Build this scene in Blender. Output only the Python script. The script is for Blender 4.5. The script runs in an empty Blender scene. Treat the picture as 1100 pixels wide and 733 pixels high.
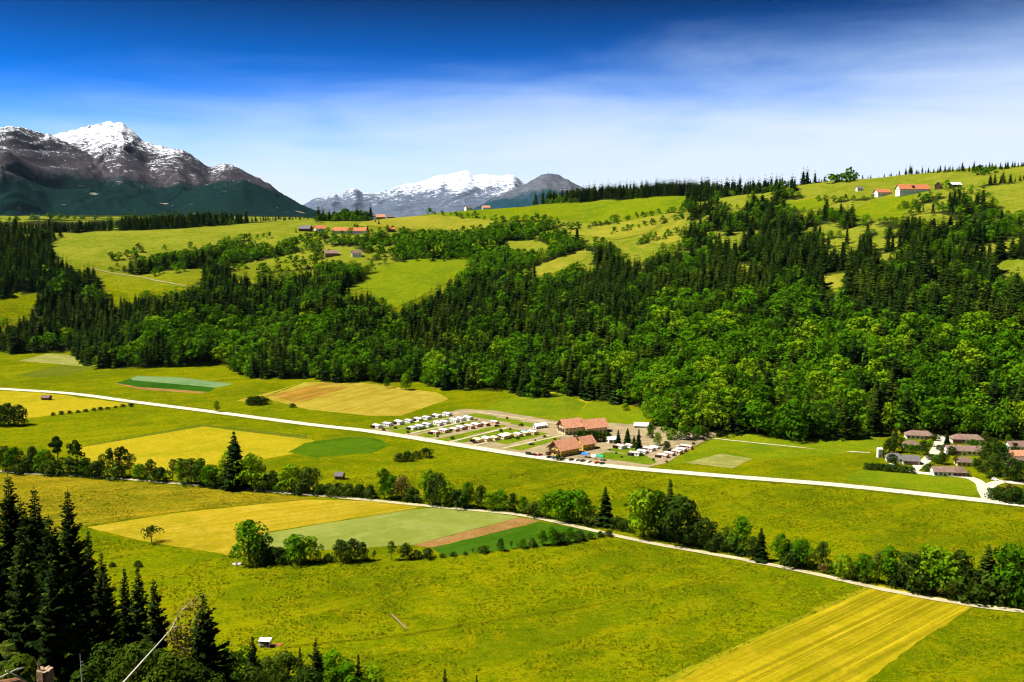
import bpy, math, random
import numpy as np
from mathutils import Vector, Matrix
from mathutils.geometry import delaunay_2d_cdt
random.seed(7)
RNG = np.random.default_rng(11)
SC = bpy.context.scene
COL = SC.collection
R = math.radians

# ------------------------------------------------------------------ camera model (measurements taken from an 1100x733 photo)
F = 1100 * 35 / 36
CAMZ = 166.0
YH = 240.0
PITCH = math.atan((366.5 - YH) / F)
CP, SP = math.cos(PITCH), math.sin(PITCH)

def ray(px, py):
    px = np.asarray(px, float); py = np.asarray(py, float)
    u = px - 550; v = -(py - 366.5)
    return u, SP * v + CP * F, CP * v - SP * F          # x, y, z

def project(x, y, z):
    dz = z - CAMZ
    f = CP * y - SP * dz
    v = SP * y + CP * dz
    return 550 + F * x / f, 366.5 - F * v / f

def ray_z(px, py, r):
    dx, dy, dz = ray(px, py)
    return CAMZ + r * dz / np.hypot(dx, dy)

# ------------------------------------------------------------------ terrain
def base_r(px, py):
    dx, dy, dz = ray(px, py)
    return -CAMZ / dz * np.hypot(dx, dy)

COLS = {   # photo column: foot of the slope, then (row, distance) points up the slope
    -300: (372, [(313, 1560), (262, 1830), (252, 2050)]),
    0:   (377, [(313, 1560), (262, 1830), (251, 2050)]),
    100: (377, [(313, 1540), (258, 1800), (247, 2030)]),
    200: (394, [(330, 1330), (256, 1770), (243, 2000)]),
    262: (382, [(330, 1400), (254, 1780), (240, 1990)]),
    330: (407, [(340, 1250), (272, 1600), (236, 1900)]),
    450: (411, [(350, 1180), (298, 1400), (258, 1680), (232, 1960)]),
    550: (420, [(350, 1160), (290, 1450), (250, 1720), (224, 1980)]),
    650: (432, [(350, 1110), (272, 1500), (236, 1760), (213, 1980)]),
    700: (443, [(385, 1000), (285, 1380), (238, 1650), (211, 1930)]),
    750: (468, [(400, 905), (300, 1250), (240, 1560), (209, 1880)]),
    850: (472, [(400, 905), (310, 1160), (240, 1490), (200, 1820)]),
    950: (465, [(400, 890), (300, 1140), (240, 1410), (205, 1630), (187, 1830)]),
    1100: (474, [(400, 900), (300, 1110), (220, 1410), (178, 1740)]),
    1400: (484, [(400, 930), (280, 1130), (190, 1430), (150, 1760)]),
}
KX = sorted(COLS)
KAZ = np.array([math.atan2(ray(k, 300)[0], ray(k, 300)[1]) for k in KX])
RR = np.concatenate([np.linspace(0, 340, 110), np.linspace(345, 720, 40), np.linspace(726, 2100, 330),
                     np.geomspace(2115, 5200, 60), np.geomspace(5400, 40000, 24)])
prof = []
for k in KX:
    b, pts = COLS[k]
    r0 = float(base_r(k, b))
    rs = [r0 - 1, r0] + [p[1] for p in pts]
    zs = [0, 0] + [float(ray_z(k, p[0], p[1])) for p in pts]
    rl, zl = rs[-1], zs[-1]
    if k < 345:
        rs += [rl + 160, 2600, 3200, 4200, 5400, 40000]; zs += [zl - 6, 120, 152, 176, 205, 205]
    elif k < 560:
        rs += [rl + 160, 2700, 4000, 40000]; zs += [zl + 1, zl - 70, 130, 150]
    else:
        rs += [rl + 90, rl + 260, 2800, 4000, 40000]; zs += [zl + 4, zl - 5, 150, 140, 150]
    fine = np.linspace(r0, rs[-1] if False else 6000, 1500)
    z = np.interp(fine, rs, zs)
    ker = np.hanning(43); ker /= ker.sum()
    zp = np.concatenate([np.zeros(21), z, np.full(21, z[-1])])
    z = np.convolve(zp, ker, 'valid')
    z[0] = 0
    prof.append(np.where(RR < r0, 0, np.interp(RR, fine, z)))
prof = np.array(prof)
AZ = np.linspace(R(-44), R(44), 620)
# smooth interpolation over azimuth
DENSE = np.linspace(KAZ[0], KAZ[-1], 900)
ZG = np.empty((len(AZ), len(RR)))
kern = np.hanning(61); kern /= kern.sum()
for j in range(len(RR)):
    d = np.interp(DENSE, KAZ, prof[:, j])
    d = np.convolve(np.concatenate([np.full(30, d[0]), d, np.full(30, d[-1])]), kern, 'valid')
    ZG[:, j] = np.interp(AZ, DENSE, d)
ZG[ZG < 0.6] = 0

def vnoise(x, y, seed=0):                      # smooth value noise
    xi = np.floor(x).astype(np.int64); yi = np.floor(y).astype(np.int64)
    fx = x - xi; fy = y - yi
    fx = fx * fx * (3 - 2 * fx); fy = fy * fy * (3 - 2 * fy)
    def h(a, b):
        n = (a * 374761393 + b * 668265263 + seed * 974634777) & 0x7fffffff
        n = ((n ^ (n >> 13)) * 1274126177) & 0x7fffffff
        return ((n ^ (n >> 16)) & 0xffff) / 65535.0
    return (h(xi, yi) * (1 - fx) + h(xi + 1, yi) * fx) * (1 - fy) + (h(xi, yi + 1) * (1 - fx) + h(xi + 1, yi + 1) * fx) * fy

def fbm(x, y, o=4, seed=0):
    a, s, t = 0.5, 0, 0
    for i in range(o):
        s = s + a * vnoise(x * 2 ** i + 31 * i, y * 2 ** i + 17 * i, seed + i); t += a; a *= .5
    return s / t

GX = np.sin(AZ)[:, None] * RR[None]; GY = np.cos(AZ)[:, None] * RR[None]
w = np.clip(ZG / 45, 0, 1)
ZG += w * (fbm(GX / 130, GY / 130, 3, 3) - .5) * 16 * np.clip((6000 - RR[None]) / 1000, 0, 1)
sp = 4.0
near = sp * np.logaddexp(0, (164.4 - 0.5 * RR) / sp) - 0.3
near = np.clip(near, 0, 164.4)
nz = np.repeat(near[None], len(AZ), 0)
nz += (fbm(GX / 22, GY / 22, 3, 9) - .5) * 5 * np.clip(nz / 40, 0, 1) * np.clip(RR[None] / 40, 0, 1)
PXA = 550 + np.tan(AZ) * F
ledge = np.exp(-((RR[None] - 30) / 11) ** 2) * np.clip((190 - PXA[:, None]) / 90, 0, 1)
nz += ledge * 2.4
ZG = np.maximum(ZG, nz)

def zt(x, y):
    x = np.asarray(x, float); y = np.asarray(y, float)
    a = np.arctan2(x, y); r = np.hypot(x, y)
    ia = np.clip((a - AZ[0]) / (AZ[1] - AZ[0]), 0, len(AZ) - 1.001)
    i0 = ia.astype(int); fa = ia - i0
    ir = np.clip(np.searchsorted(RR, r) - 1, 0, len(RR) - 2)
    fr = np.clip((r - RR[ir]) / (RR[ir + 1] - RR[ir]), 0, 1)
    return (ZG[i0, ir] * (1 - fa) + ZG[i0 + 1, ir] * fa) * (1 - fr) + (ZG[i0, ir + 1] * (1 - fa) + ZG[i0 + 1, ir + 1] * fa) * fr

RS = np.concatenate([np.linspace(340, 2200, 1300), np.geomspace(2205, 6000, 200)])
def hit(px, py, rmin=340):
    """Ground points seen at the given photo rows and columns."""
    px = np.atleast_1d(np.asarray(px, float)); py = np.atleast_1d(np.asarray(py, float))
    out = np.zeros((len(px), 3))
    for i in range(len(px)):
        dx, dy, dz = ray(px[i], py[i]); hl = math.hypot(dx, dy)
        x = RS * dx / hl; y = RS * dy / hl; z = CAMZ + RS * dz / hl
        g = zt(x, y)
        w_ = np.nonzero(g >= z)[0]
        k = w_[0] if len(w_) else int(np.argmax((g - z) - (RS > 2300) * 1e6))
        if k > 0 and len(w_):
            d0 = z[k - 1] - g[k - 1]; d1 = g[k] - z[k]; t = d0 / (d0 + d1 + 1e-9)
            r = RS[k - 1] + t * (RS[k] - RS[k - 1])
        else:
            r = RS[k]
        xx, yy = r * dx / hl, r * dy / hl
        out[i] = (xx, yy, float(zt(xx, yy)))
    return out
def P(px, py):
    return Vector(hit([px], [py])[0])
def mpp(p):                                     # metres per photo pixel at a point
    return math.hypot(p[0], p[1]) / F

# ------------------------------------------------------------------ materials
def new_mat(name):
    m = bpy.data.materials.new(name); m.use_nodes = True
    nt = m.node_tree; nt.nodes.clear()
    out = nt.nodes.new('ShaderNodeOutputMaterial')
    return m, nt, out
def N(nt, t, **kw):
    n = nt.nodes.new(t)
    for k, v in kw.items():
        if k in n.inputs.keys(): n.inputs[k].default_value = v
        else: setattr(n, k, v)
    return n
def L(nt, a, b): nt.links.new(a, b)
def rgba(c): return (c[0], c[1], c[2], 1)
def mixc(nt, fac, a, b, mode='MIX'):
    n = nt.nodes.new('ShaderNodeMix'); n.data_type = 'RGBA'; n.blend_type = mode
    for s, v in ((n.inputs[0], fac), (n.inputs[6], a), (n.inputs[7], b)):
        if hasattr(v, 'is_output'): L(nt, v, s)
        elif isinstance(v, (int, float)): s.default_value = v
        else: s.default_value = rgba(v)
    return n.outputs[2]
def ramp(nt, fac, lo, hi, c0=0.0, c1=1.0):
    n = nt.nodes.new('ShaderNodeMapRange'); L(nt, fac, n.inputs[0])
    n.inputs[1].default_value = lo; n.inputs[2].default_value = hi
    n.inputs[3].default_value = c0; n.inputs[4].default_value = c1
    return n.outputs[0]
def noise(nt, vec, scale, detail=3, rough=.55, dist=0.0):
    n = N(nt, 'ShaderNodeTexNoise'); L(nt, vec, n.inputs['Vector'])
    n.inputs['Scale'].default_value = scale; n.inputs['Detail'].default_value = detail
    n.inputs['Roughness'].default_value = rough; n.inputs['Distortion'].default_value = dist
    return n.outputs['Fac']
def mapping(nt, vec, rot=0, scale=(1, 1, 1)):
    if rot:
        n0 = nt.nodes.new('ShaderNodeMapping'); L(nt, vec, n0.inputs[0]); n0.inputs['Rotation'].default_value = (0, 0, rot)
        vec = n0.outputs[0]; rot = 0
    n = nt.nodes.new('ShaderNodeMapping'); L(nt, vec, n.inputs[0])
    n.inputs['Rotation'].default_value = (0, 0, rot); n.inputs['Scale'].default_value = scale
    return n.outputs[0]
def mathn(nt, op, a, b=None):
    n = nt.nodes.new('ShaderNodeMath'); n.operation = op
    for s, v in zip(n.inputs, (a, b)):
        if v is None: continue
        if hasattr(v, 'is_output'): L(nt, v, s)
        else: s.default_value = v
    return n.outputs[0]

def diffuse_out(nt, out, col, rough=1.0, bump=None, bstr=.3, bdist=.3):
    if rough >= 1:
        b = N(nt, 'ShaderNodeBsdfDiffuse')
        if hasattr(col, 'is_output'): L(nt, col, b.inputs[0])
        else: b.inputs[0].default_value = rgba(col)
        if bump is not None:
            bn = nt.nodes.new('ShaderNodeBump'); L(nt, bump, bn.inputs['Height'])
            bn.inputs['Strength'].default_value = bstr; bn.inputs['Distance'].default_value = bdist
            L(nt, bn.outputs[0], b.inputs['Normal'])
        L(nt, b.outputs[0], out.inputs[0]); return None
    b = N(nt, 'ShaderNodeBsdfPrincipled'); b.inputs['Roughness'].default_value = rough
    b.inputs['Specular IOR Level'].default_value = 0.1
    if hasattr(col, 'is_output'): L(nt, col, b.inputs['Base Color'])
    else: b.inputs['Base Color'].default_value = rgba(col)
    if bump is not None:
        bn = nt.nodes.new('ShaderNodeBump'); L(nt, bump, bn.inputs['Height'])
        bn.inputs['Strength'].default_value = bstr; bn.inputs['Distance'].default_value = bdist
        L(nt, bn.outputs[0], b.inputs['Normal'])
    L(nt, b.outputs[0], out.inputs[0])
    return b

# grassland: three tones, clumps at several sizes, optional mowing / sowing lines
def grass_colour(nt, v, a, b, c, seed=0.0, fine=1.0):
    vv = nt.nodes.new('ShaderNodeVectorMath'); vv.operation = 'ADD'; L(nt, v, vv.inputs[0]); vv.inputs[1].default_value = (seed, seed * .7, 0)
    v = vv.outputs[0]
    n1 = noise(nt, v, .012, 5, .6, .6); n2 = noise(nt, v, .07, 4, .65, .4); n3 = noise(nt, v, .33, 3, .7); n4 = noise(nt, v, 1.1, 2, .6)
    col = mixc(nt, ramp(nt, n1, .45, .56), a, b)
    col = mixc(nt, ramp(nt, n2, .46, .66, 0, .75), col, c)
    dark = (a[0] * .36, a[1] * .46, a[2] * .5)
    col = mixc(nt, ramp(nt, n2, .46, .36, 0, .5 * fine), col, b)
    col = mixc(nt, ramp(nt, n3, .52, .36, 0, .8 * fine), col, dark)
    col = mixc(nt, ramp(nt, n3, .58, .72, 0, .6 * fine), col, (c[0] * 1.25, c[1] * 1.2, c[2] * 1.2))
    col = mixc(nt, ramp(nt, n4, .54, .68, 0, .6 * fine), col, (c[0] * 1.4, c[1] * 1.3, c[2] * 1.2))
    col = mixc(nt, ramp(nt, n4, .48, .34, 0, .7 * fine), col, dark)
    return col, n3
def field_mat(name, a, b=None, c=None, stripe=None, width=3.0, depth=.35, seed=0.0, fine=1.0):
    b = b or tuple(x * .82 for x in a); c = c or tuple(x * 1.15 for x in a)
    m, nt, out = new_mat(name)
    tc = N(nt, 'ShaderNodeTexCoord').outputs['Object']
    col, n3 = grass_colour(nt, tc, a, b, c, seed, fine)
    if stripe is not None:
        mv = mapping(nt, tc, stripe, (.004, 1.0 / width, 1))
        s = noise(nt, mv, 1.0, 3, .7, .05)
        col = mixc(nt, ramp(nt, s, .6, .4, 0, depth), col, tuple(x * .45 for x in b))
        mv2 = mapping(nt, tc, stripe, (.012, .9 / width * 2.7, 1))
        s2 = noise(nt, mv2, 1.0, 2, .6, .05)
        col = mixc(nt, ramp(nt, s2, .55, .7, 0, depth), col, tuple(x * 1.3 for x in c))
    diffuse_out(nt, out, col, 1, n3, .5, .5)
    return m

MEA = (.100, .121, .0006); MEB = (.056, .082, .0006); MEC = (.155, .134, .001)
def ground_material():
    m, nt, out = new_mat('meadow_ground')
    tc = N(nt, 'ShaderNodeTexCoord').outputs['Object']
    col, n3 = grass_colour(nt, tc, MEA, MEB, MEC)
    bands = noise(nt, mapping(nt, tc, R(-33), (.004, .055, 1)), 1.0, 3, .6, .15)       # old mowing bands
    col = mixc(nt, ramp(nt, bands, .54, .66, 0, .5), col, (.15, .142, .001))
    col = mixc(nt, ramp(nt, bands, .46, .36, 0, .45), col, (.058, .085, .0006))
    # dry upland grass of the terrace
    up = N(nt, 'ShaderNodeAttribute', attribute_name='upland').outputs['Fac']
    ucol, _ = grass_colour(nt, tc, (.125, .142, .008), (.088, .118, .004), (.18, .165, .018), 40, .6)
    col = mixc(nt, up, col, ucol)
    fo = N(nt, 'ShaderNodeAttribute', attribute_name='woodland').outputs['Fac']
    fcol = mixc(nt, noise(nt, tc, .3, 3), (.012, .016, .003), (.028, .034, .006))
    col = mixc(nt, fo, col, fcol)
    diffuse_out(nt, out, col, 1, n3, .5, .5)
    return m

def leaf_mat(name, c0, c1, c2, attr=None, trans=.14, tscale=.35):
    """Leaves: hue differs from tree to tree and from clump to clump."""
    m, nt, out = new_mat(name)
    tc = N(nt, 'ShaderNodeTexCoord').outputs['Object']
    if attr: t = N(nt, 'ShaderNodeAttribute', attribute_name=attr).outputs['Fac']
    else: t = N(nt, 'ShaderNodeObjectInfo').outputs['Random']
    n = noise(nt, tc, tscale, 2)
    cr = nt.nodes.new('ShaderNodeValToRGB'); e = cr.color_ramp.elements
    e[0].color = rgba(c0); e[0].position = 0; e[1].color = rgba(c2); e[1].position = 1
    x = e.new(.55); x.color = rgba(c1)
    L(nt, t, cr.inputs[0])
    col = mixc(nt, ramp(nt, n, .4, .65, 0, .6), cr.outputs[0], tuple(q * 1.35 for q in c1))
    d = N(nt, 'ShaderNodeBsdfDiffuse'); L(nt, col, d.inputs[0])
    tr = N(nt, 'ShaderNodeBsdfTranslucent'); L(nt, mixc(nt, .5, col, tuple(q * 1.5 for q in c2)), tr.inputs[0])
    mx = N(nt, 'ShaderNodeMixShader'); mx.inputs[0].default_value = trans
    L(nt, d.outputs[0], mx.inputs[1]); L(nt, tr.outputs[0], mx.inputs[2]); L(nt, mx.outputs[0], out.inputs[0])
    return m

def plain(name, c, rough=.8, var=.25, scale=1.5, spec=.2, metal=0):
    m, nt, out = new_mat(name)
    tc = N(nt, 'ShaderNodeTexCoord').outputs['Object']
    n = noise(nt, tc, scale, 4, .65)
    col = mixc(nt, ramp(nt, n, .3, .7), tuple(x * (1 - var) for x in c), tuple(min(.9, x * (1 + var * .6)) for x in c))
    b = diffuse_out(nt, out, col, rough); 
    if b: b.inputs['Specular IOR Level'].default_value = spec; b.inputs['Metallic'].default_value = metal
    return m
def tile_mat(name, c):
    m, nt, out = new_mat(name)
    tc = N(nt, 'ShaderNodeTexCoord').outputs['Object']
    n = noise(nt, tc, .6, 4, .7); n2 = noise(nt, mapping(nt, tc, 0, (1, 1, 3)), 3.5, 2)
    col = mixc(nt, ramp(nt, n, .35, .7), tuple(x * .7 for x in c), tuple(min(.8, x * 1.2) for x in c))
    col = mixc(nt, ramp(nt, n2, .45, .6, 0, .35), col, tuple(x * .5 for x in c))
    wv = N(nt, 'ShaderNodeTexWave', bands_direction='Z'); L(nt, tc, wv.inputs[0]); wv.inputs['Scale'].default_value = 3.2
    diffuse_out(nt, out, col, .85, wv.outputs['Fac'], .4, .05)
    return m

M = {}
M['ground'] = ground_material()
SPR = ((.006, .017, .003), (.018, .037, .003), (.06, .084, .004))
BRO = ((.016, .05, .001), (.048, .13, .0015), (.15, .225, .003))
M['spruce'] = leaf_mat('spruce_needles', *SPR, trans=.1)
M['spruce_mass'] = leaf_mat('spruce_needles_mass', *SPR, attr='tint', trans=.1, tscale=.05)
M['broad'] = leaf_mat('green_leaves', *BRO)
M['broad_mass'] = leaf_mat('green_leaves_mass', *BRO, attr='tint', tscale=.05)
M['hedge_leaf'] = leaf_mat('dark_hedge_leaves', (.014, .03, .003), (.026, .05, .004), (.05, .075, .006))
M['fore_spruce'] = leaf_mat('near_spruce_needles', (.006, .013, .003), (.010, .020, .004), (.02, .032, .004), trans=.12, tscale=.5)
M['fore_tip'] = leaf_mat('sunlit_spruce_tips', (.03, .05, .004), (.045, .065, .005), (.07, .085, .008), trans=.2, tscale=.5)  # sunlit look of the branch ends put into a paler needle colour
M['young'] = leaf_mat('young_leaves', (.03, .06, .004), (.055, .085, .005), (.09, .11, .01), trans=.35)
M['rust'] = leaf_mat('rusty_leaves', (.07, .06, .01), (.1, .075, .012), (.13, .09, .02))
M['dead_leaf'] = leaf_mat('withered_yellow_needles', (.15, .13, .012), (.2, .165, .015), (.25, .19, .02), trans=.3)
M['bark'] = plain('bark', (.06, .045, .03), 1, .4, 2)
M['deadwood'] = plain('bleached_deadwood', (.42, .38, .30), .9, .25, 4)
M['road'] = plain('pale_road_surface', (.42, .385, .28), 1, .12, .08)
M['gravel'] = plain('gravel_lane', (.34, .295, .17), 1, .2, .15)
M['sand'] = plain('sandy_site_ground', (.225, .175, .095), 1, .3, .09)
M['white'] = plain('white_render', (.72, .70, .66), .8, .1, .6)
M['cream'] = plain('cream_render', (.62, .50, .27), .8, .12, .6)
M['yellow'] = plain('yellow_render', (.58, .36, .03), .8, .12, .6)
M['pinkwall'] = plain('pink_boards', (.6, .36, .26), .8, .12, .6)
M['yellowwall'] = plain('pale_yellow_boards', (.6, .46, .2), .8, .12, .6)
M['wood'] = plain('dark_wood', (.07, .035, .018), .85, .35, 1.2)
M['brownwood'] = plain('brown_wood', (.16, .085, .035), .85, .3, 1.2)
M['redtile'] = tile_mat('red_tiles', (.47, .215, .12))
M['orangetile'] = tile_mat('orange_tiles', (.44, .15, .06))
M['pinktile'] = tile_mat('faded_pink_tiles', (.2, .13, .10))
M['greytile'] = tile_mat('grey_tiles', (.13, .115, .11))
M['browntile'] = tile_mat('brown_tiles', (.16, .105, .075))
M['whiteroof'] = plain('white_sheet_roof', (.68, .68, .68), .5, .1, .8, .4)
M['pinkroof'] = plain('pink_sheet_roof', (.6, .42, .36), .6, .12, .8, .3)
M['yellowroof'] = plain('yellow_sheet_roof', (.62, .5, .26), .6, .12, .8, .3)
M['bluegrey'] = plain('blue_grey_sheet_roof', (.42, .48, .55), .5, .12, .8, .4)
M['darkglass'] = plain('dark_window_glass', (.02, .025, .03), .1, .2, 2, .6)
M['frame'] = plain('pale_frame', (.5, .45, .4), .7, .1)
M['tyre'] = plain('black_rubber', (.015, .015, .015), .9, .1)
M['stone'] = plain('pale_stone', (.42, .38, .3), .95, .3, 1.5)

# ------------------------------------------------------------------ object helpers
def tag(o, label=None, cat=None, group=None, kind=None):
    if label: o['label'] = label
    if cat: o['category'] = cat
    if group: o['group'] = group
    if kind: o['kind'] = kind
    return o
def link(name, me, mat=None, parent=None):
    o = bpy.data.objects.new(name, me); COL.objects.link(o)
    if mat is not None and me is not None:
        for mm in (mat if isinstance(mat, (list, tuple)) else [mat]):
            me.materials.append(mm)
    if parent: o.parent = parent
    return o
def empty(name, loc, rz=0, label=None, cat=None, group=None):
    o = bpy.data.objects.new(name, None); COL.objects.link(o)
    o.location = loc; o.rotation_euler = (0, 0, rz); o.empty_display_size = .5
    return tag(o, label, cat, group)
def mesh_np(name, V, Q=None, T=None, matidx=None, face_attr=None, smooth=False):
    V = np.asarray(V, np.float32)
    parts, sizes = [], []
    if Q is not None and len(Q): parts.append(np.asarray(Q, np.int32).ravel()); sizes.append(np.full(len(Q), 4, np.int32))
    if T is not None and len(T): parts.append(np.asarray(T, np.int32).ravel()); sizes.append(np.full(len(T), 3, np.int32))
    loops = np.concatenate(parts); sz = np.concatenate(sizes)
    me = bpy.data.meshes.new(name)
    me.vertices.add(len(V)); me.vertices.foreach_set('co', V.ravel())
    me.loops.add(len(loops)); me.loops.foreach_set('vertex_index', loops)
    me.polygons.add(len(sz)); st = np.concatenate([[0], np.cumsum(sz)[:-1]]).astype(np.int32)
    me.polygons.foreach_set('loop_start', st); me.polygons.foreach_set('loop_total', sz)
    if matidx is not None: me.polygons.foreach_set('material_index', np.asarray(matidx, np.int32))
    me.polygons.foreach_set('use_smooth', np.full(len(sz), smooth))
    if face_attr is not None:
        at = me.attributes.new('tint', 'FLOAT', 'FACE'); at.data.foreach_set('value', np.asarray(face_attr, np.float32))
    me.update(calc_edges=True)
    return me

class MB:
    """Collects boxes, prisms and tubes that become one mesh."""
    def __init__(s): s.v = []; s.f = []; s.m = []; s.mi = 0
    def add(s, vs, fs):
        b = len(s.v); s.v += [tuple(v) for v in vs]; s.f += [tuple(b + i for i in f) for f in fs]; s.m += [s.mi] * len(fs)
    def box(s, x0, y0, z0, x1, y1, z1):
        s.add([(x0, y0, z0), (x1, y0, z0), (x1, y1, z0), (x0, y1, z0), (x0, y0, z1), (x1, y0, z1), (x1, y1, z1), (x0, y1, z1)],
              [(0, 3, 2, 1), (4, 5, 6, 7), (0, 1, 5, 4), (1, 2, 6, 5), (2, 3, 7, 6), (3, 0, 4, 7)])
    def prism(s, poly, x0, x1):                  # poly in (y,z), extruded along x
        n = len(poly)
        s.add([(x0, p[0], p[1]) for p in poly] + [(x1, p[0], p[1]) for p in poly],
              [tuple(range(n))[::-1], tuple(range(n, 2 * n))] + [(i, (i + 1) % n, n + (i + 1) % n, n + i) for i in range(n)])
    def tube(s, pts, rads, n=7, cap=True):
        pts = [Vector(p) for p in pts]; rings = []
        vs = []; fs = []
        for i, p in enumerate(pts):
            d = (pts[min(i + 1, len(pts) - 1)] - pts[max(i - 1, 0)]).normalized()
            a = d.orthogonal().normalized() if i == 0 else (a - d * a.dot(d)).normalized()
            bb = d.cross(a)
            for k in range(n):
                t = 2 * math.pi * k / n
                vs.append(p + (a * math.cos(t) + bb * math.sin(t)) * rads[i])
        for i in range(len(pts) - 1):
            for k in range(n):
                fs.append((i * n + k, i * n + (k + 1) % n, (i + 1) * n + (k + 1) % n, (i + 1) * n + k))
        if cap: fs.append(tuple(range(n))[::-1]); fs.append(tuple(range((len(pts) - 1) * n, len(pts) * n)))
        s.add(vs, fs)
    def mesh(s, name):
        me = bpy.data.meshes.new(name); me.from_pydata(s.v, [], s.f); 
        me.polygons.foreach_set('material_index', s.m); me.update(); return me
    def build(s, name, mat, parent=None): return link(name, s.mesh(name), mat, parent)

# ------------------------------------------------------------------ photo-row outlines of the open meadows on the hill
MEADOWS = {
 'm1': [(55,261),(92,250),(191,246),(334,235),(343,243),(318,250),(300,262),(245,256),(218,264),(170,272),(147,275),(119,284),(78,279),(58,271)],
 'm2': [(106,291),(147,296),(190,290),(218,288),(218,301),(184,312),(109,313)],
 'm3': [(240,286),(303,276),(335,268),(341,286),(307,291),(259,292)],
 'm4': [(-20,322),(20,318),(41,315),(39,327),(14,339),(-20,350)],
 'm4b': [(0,318),(12,313),(26,312),(20,318)],
 'm5': [(365,317),(412,287),(450,280),(506,279),(501,290),(470,307),(450,318),(426,328),(406,318),(395,309)],
 'm5b': [(396,272),(425,262),(428,270),(412,278)],
 'm6': [(566,291),(600,278),(627,269),(628,277),(607,290),(583,296)],
 'm7': [(462,231),(539,223),(610,219),(740,211),(735,221),(700,232),(651,239),(607,236),(539,238),(505,235)],
 'm8': [(389,243),(418,232),(464,232),(518,237),(532,241),(505,247),(443,246)],
 'm9': [(600,252),(641,244),(670,239),(722,230),(695,249),(660,257),(630,253)],
 'm10': [(698,259),(718,239),(738,227),(733,257),(715,262)],
 'm12': [(836,220),(877,213),(896,219),(864,226)],
 'm13': [(914,228),(945,215),(980,209),(977,223),(964,235),(927,233)],
 'm14': [(845,201),(918,192),(991,185),(1140,172),(1140,194),(1060,198),(1009,199),(985,208),(936,206),(873,210)],
 'm15': [(1059,200),(1140,196),(1140,215),(1082,228),(1073,214)],
 'm16': [(882,298),(910,298),(902,310),(886,309)],
 'm17': [(891,256),(977,256),(977,260),(891,261)],
 'm18': [(1073,280),(1140,277),(1140,287),(1070,289)],
 'm19': [(988,298),(1020,298),(1012,303),(990,303)],
 'm20': [(545,259),(580,259),(593,266),(570,268),(549,268)],
 'm21': [(318,250),(345,252),(350,262),(322,266)],
 'm22': [(0,233),(60,231),(128,235),(128,240),(60,243),(0,243)],
 'm23': [(660,262),(700,262),(712,268),(690,276),(668,272)],
 'm24': [(352,252),(402,247),(402,256),(360,260)],
 'm26': [(585,421),(640,430),(692,438),(703,452),(690,458),(640,458)],
 'm25': [(775,222),(800,216),(806,221),(790,226)],
}
def inpoly(px, py, poly):
    c = np.zeros(np.shape(px), bool); n = len(poly); j = n - 1
    for i in range(n):
        xi, yi = poly[i]; xj, yj = poly[j]
        if yi != yj:
            t = (yi > py) != (yj > py)
            c ^= t & (px < (xj - xi) * (py - yi) / (yj - yi) + xi)
        j = i
    return c
def in_meadow(px, py):
    c = np.zeros(np.shape(px), bool)
    for p in MEADOWS.values(): c |= inpoly(px, py, p)
    return c

# ------------------------------------------------------------------ the ground, one sheet to the horizon
def build_ground():
    na, nr = ZG.shape
    V = np.stack([GX, GY, ZG], -1).reshape(-1, 3)
    i, j = np.meshgrid(np.arange(na - 1), np.arange(nr - 1), indexing='ij')
    a = i * nr + j
    Q = np.stack([a, a + nr, a + nr + 1, a + 1], -1).reshape(-1, 4)[:, ::-1]
    me = mesh_np('ground', V, Q, smooth=True)
    px, py = project(GX, GY, ZG)
    rr = np.repeat(RR[None], na, 0)
    hill = (rr > 600) & (ZG > 1.0)
    cell = 5.0; hx = ((x + 2000) / cell).astype(int); hy = (y / cell).astype(int)
    H = np.zeros((820, 600)); np.add.at(H, (np.clip(hx, 0, 819), np.clip(hy, 0, 599)), 1.0)
    K = sum(np.roll(np.roll(H, i, 0), j, 1) for i in range(-2, 3) for j in range(-2, 3) if abs(i) + abs(j) < 4)
    dens = K[np.clip(((GX + 2000) / cell).astype(int), 0, 819), np.clip((GY / cell).astype(int), 0, 599)]
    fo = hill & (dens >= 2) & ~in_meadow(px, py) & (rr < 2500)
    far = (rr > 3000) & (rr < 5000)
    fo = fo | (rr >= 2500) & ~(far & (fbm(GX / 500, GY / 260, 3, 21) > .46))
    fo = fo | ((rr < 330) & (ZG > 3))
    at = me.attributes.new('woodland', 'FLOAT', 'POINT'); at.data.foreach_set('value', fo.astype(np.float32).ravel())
    up = np.clip((ZG - 70) / 50, 0, 1) * (rr > 600)
    at = me.attributes.new('upland', 'FLOAT', 'POINT'); at.data.foreach_set('value', up.astype(np.float32).ravel())
    tag(link('ground', me, M['ground']), kind='structure')

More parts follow.
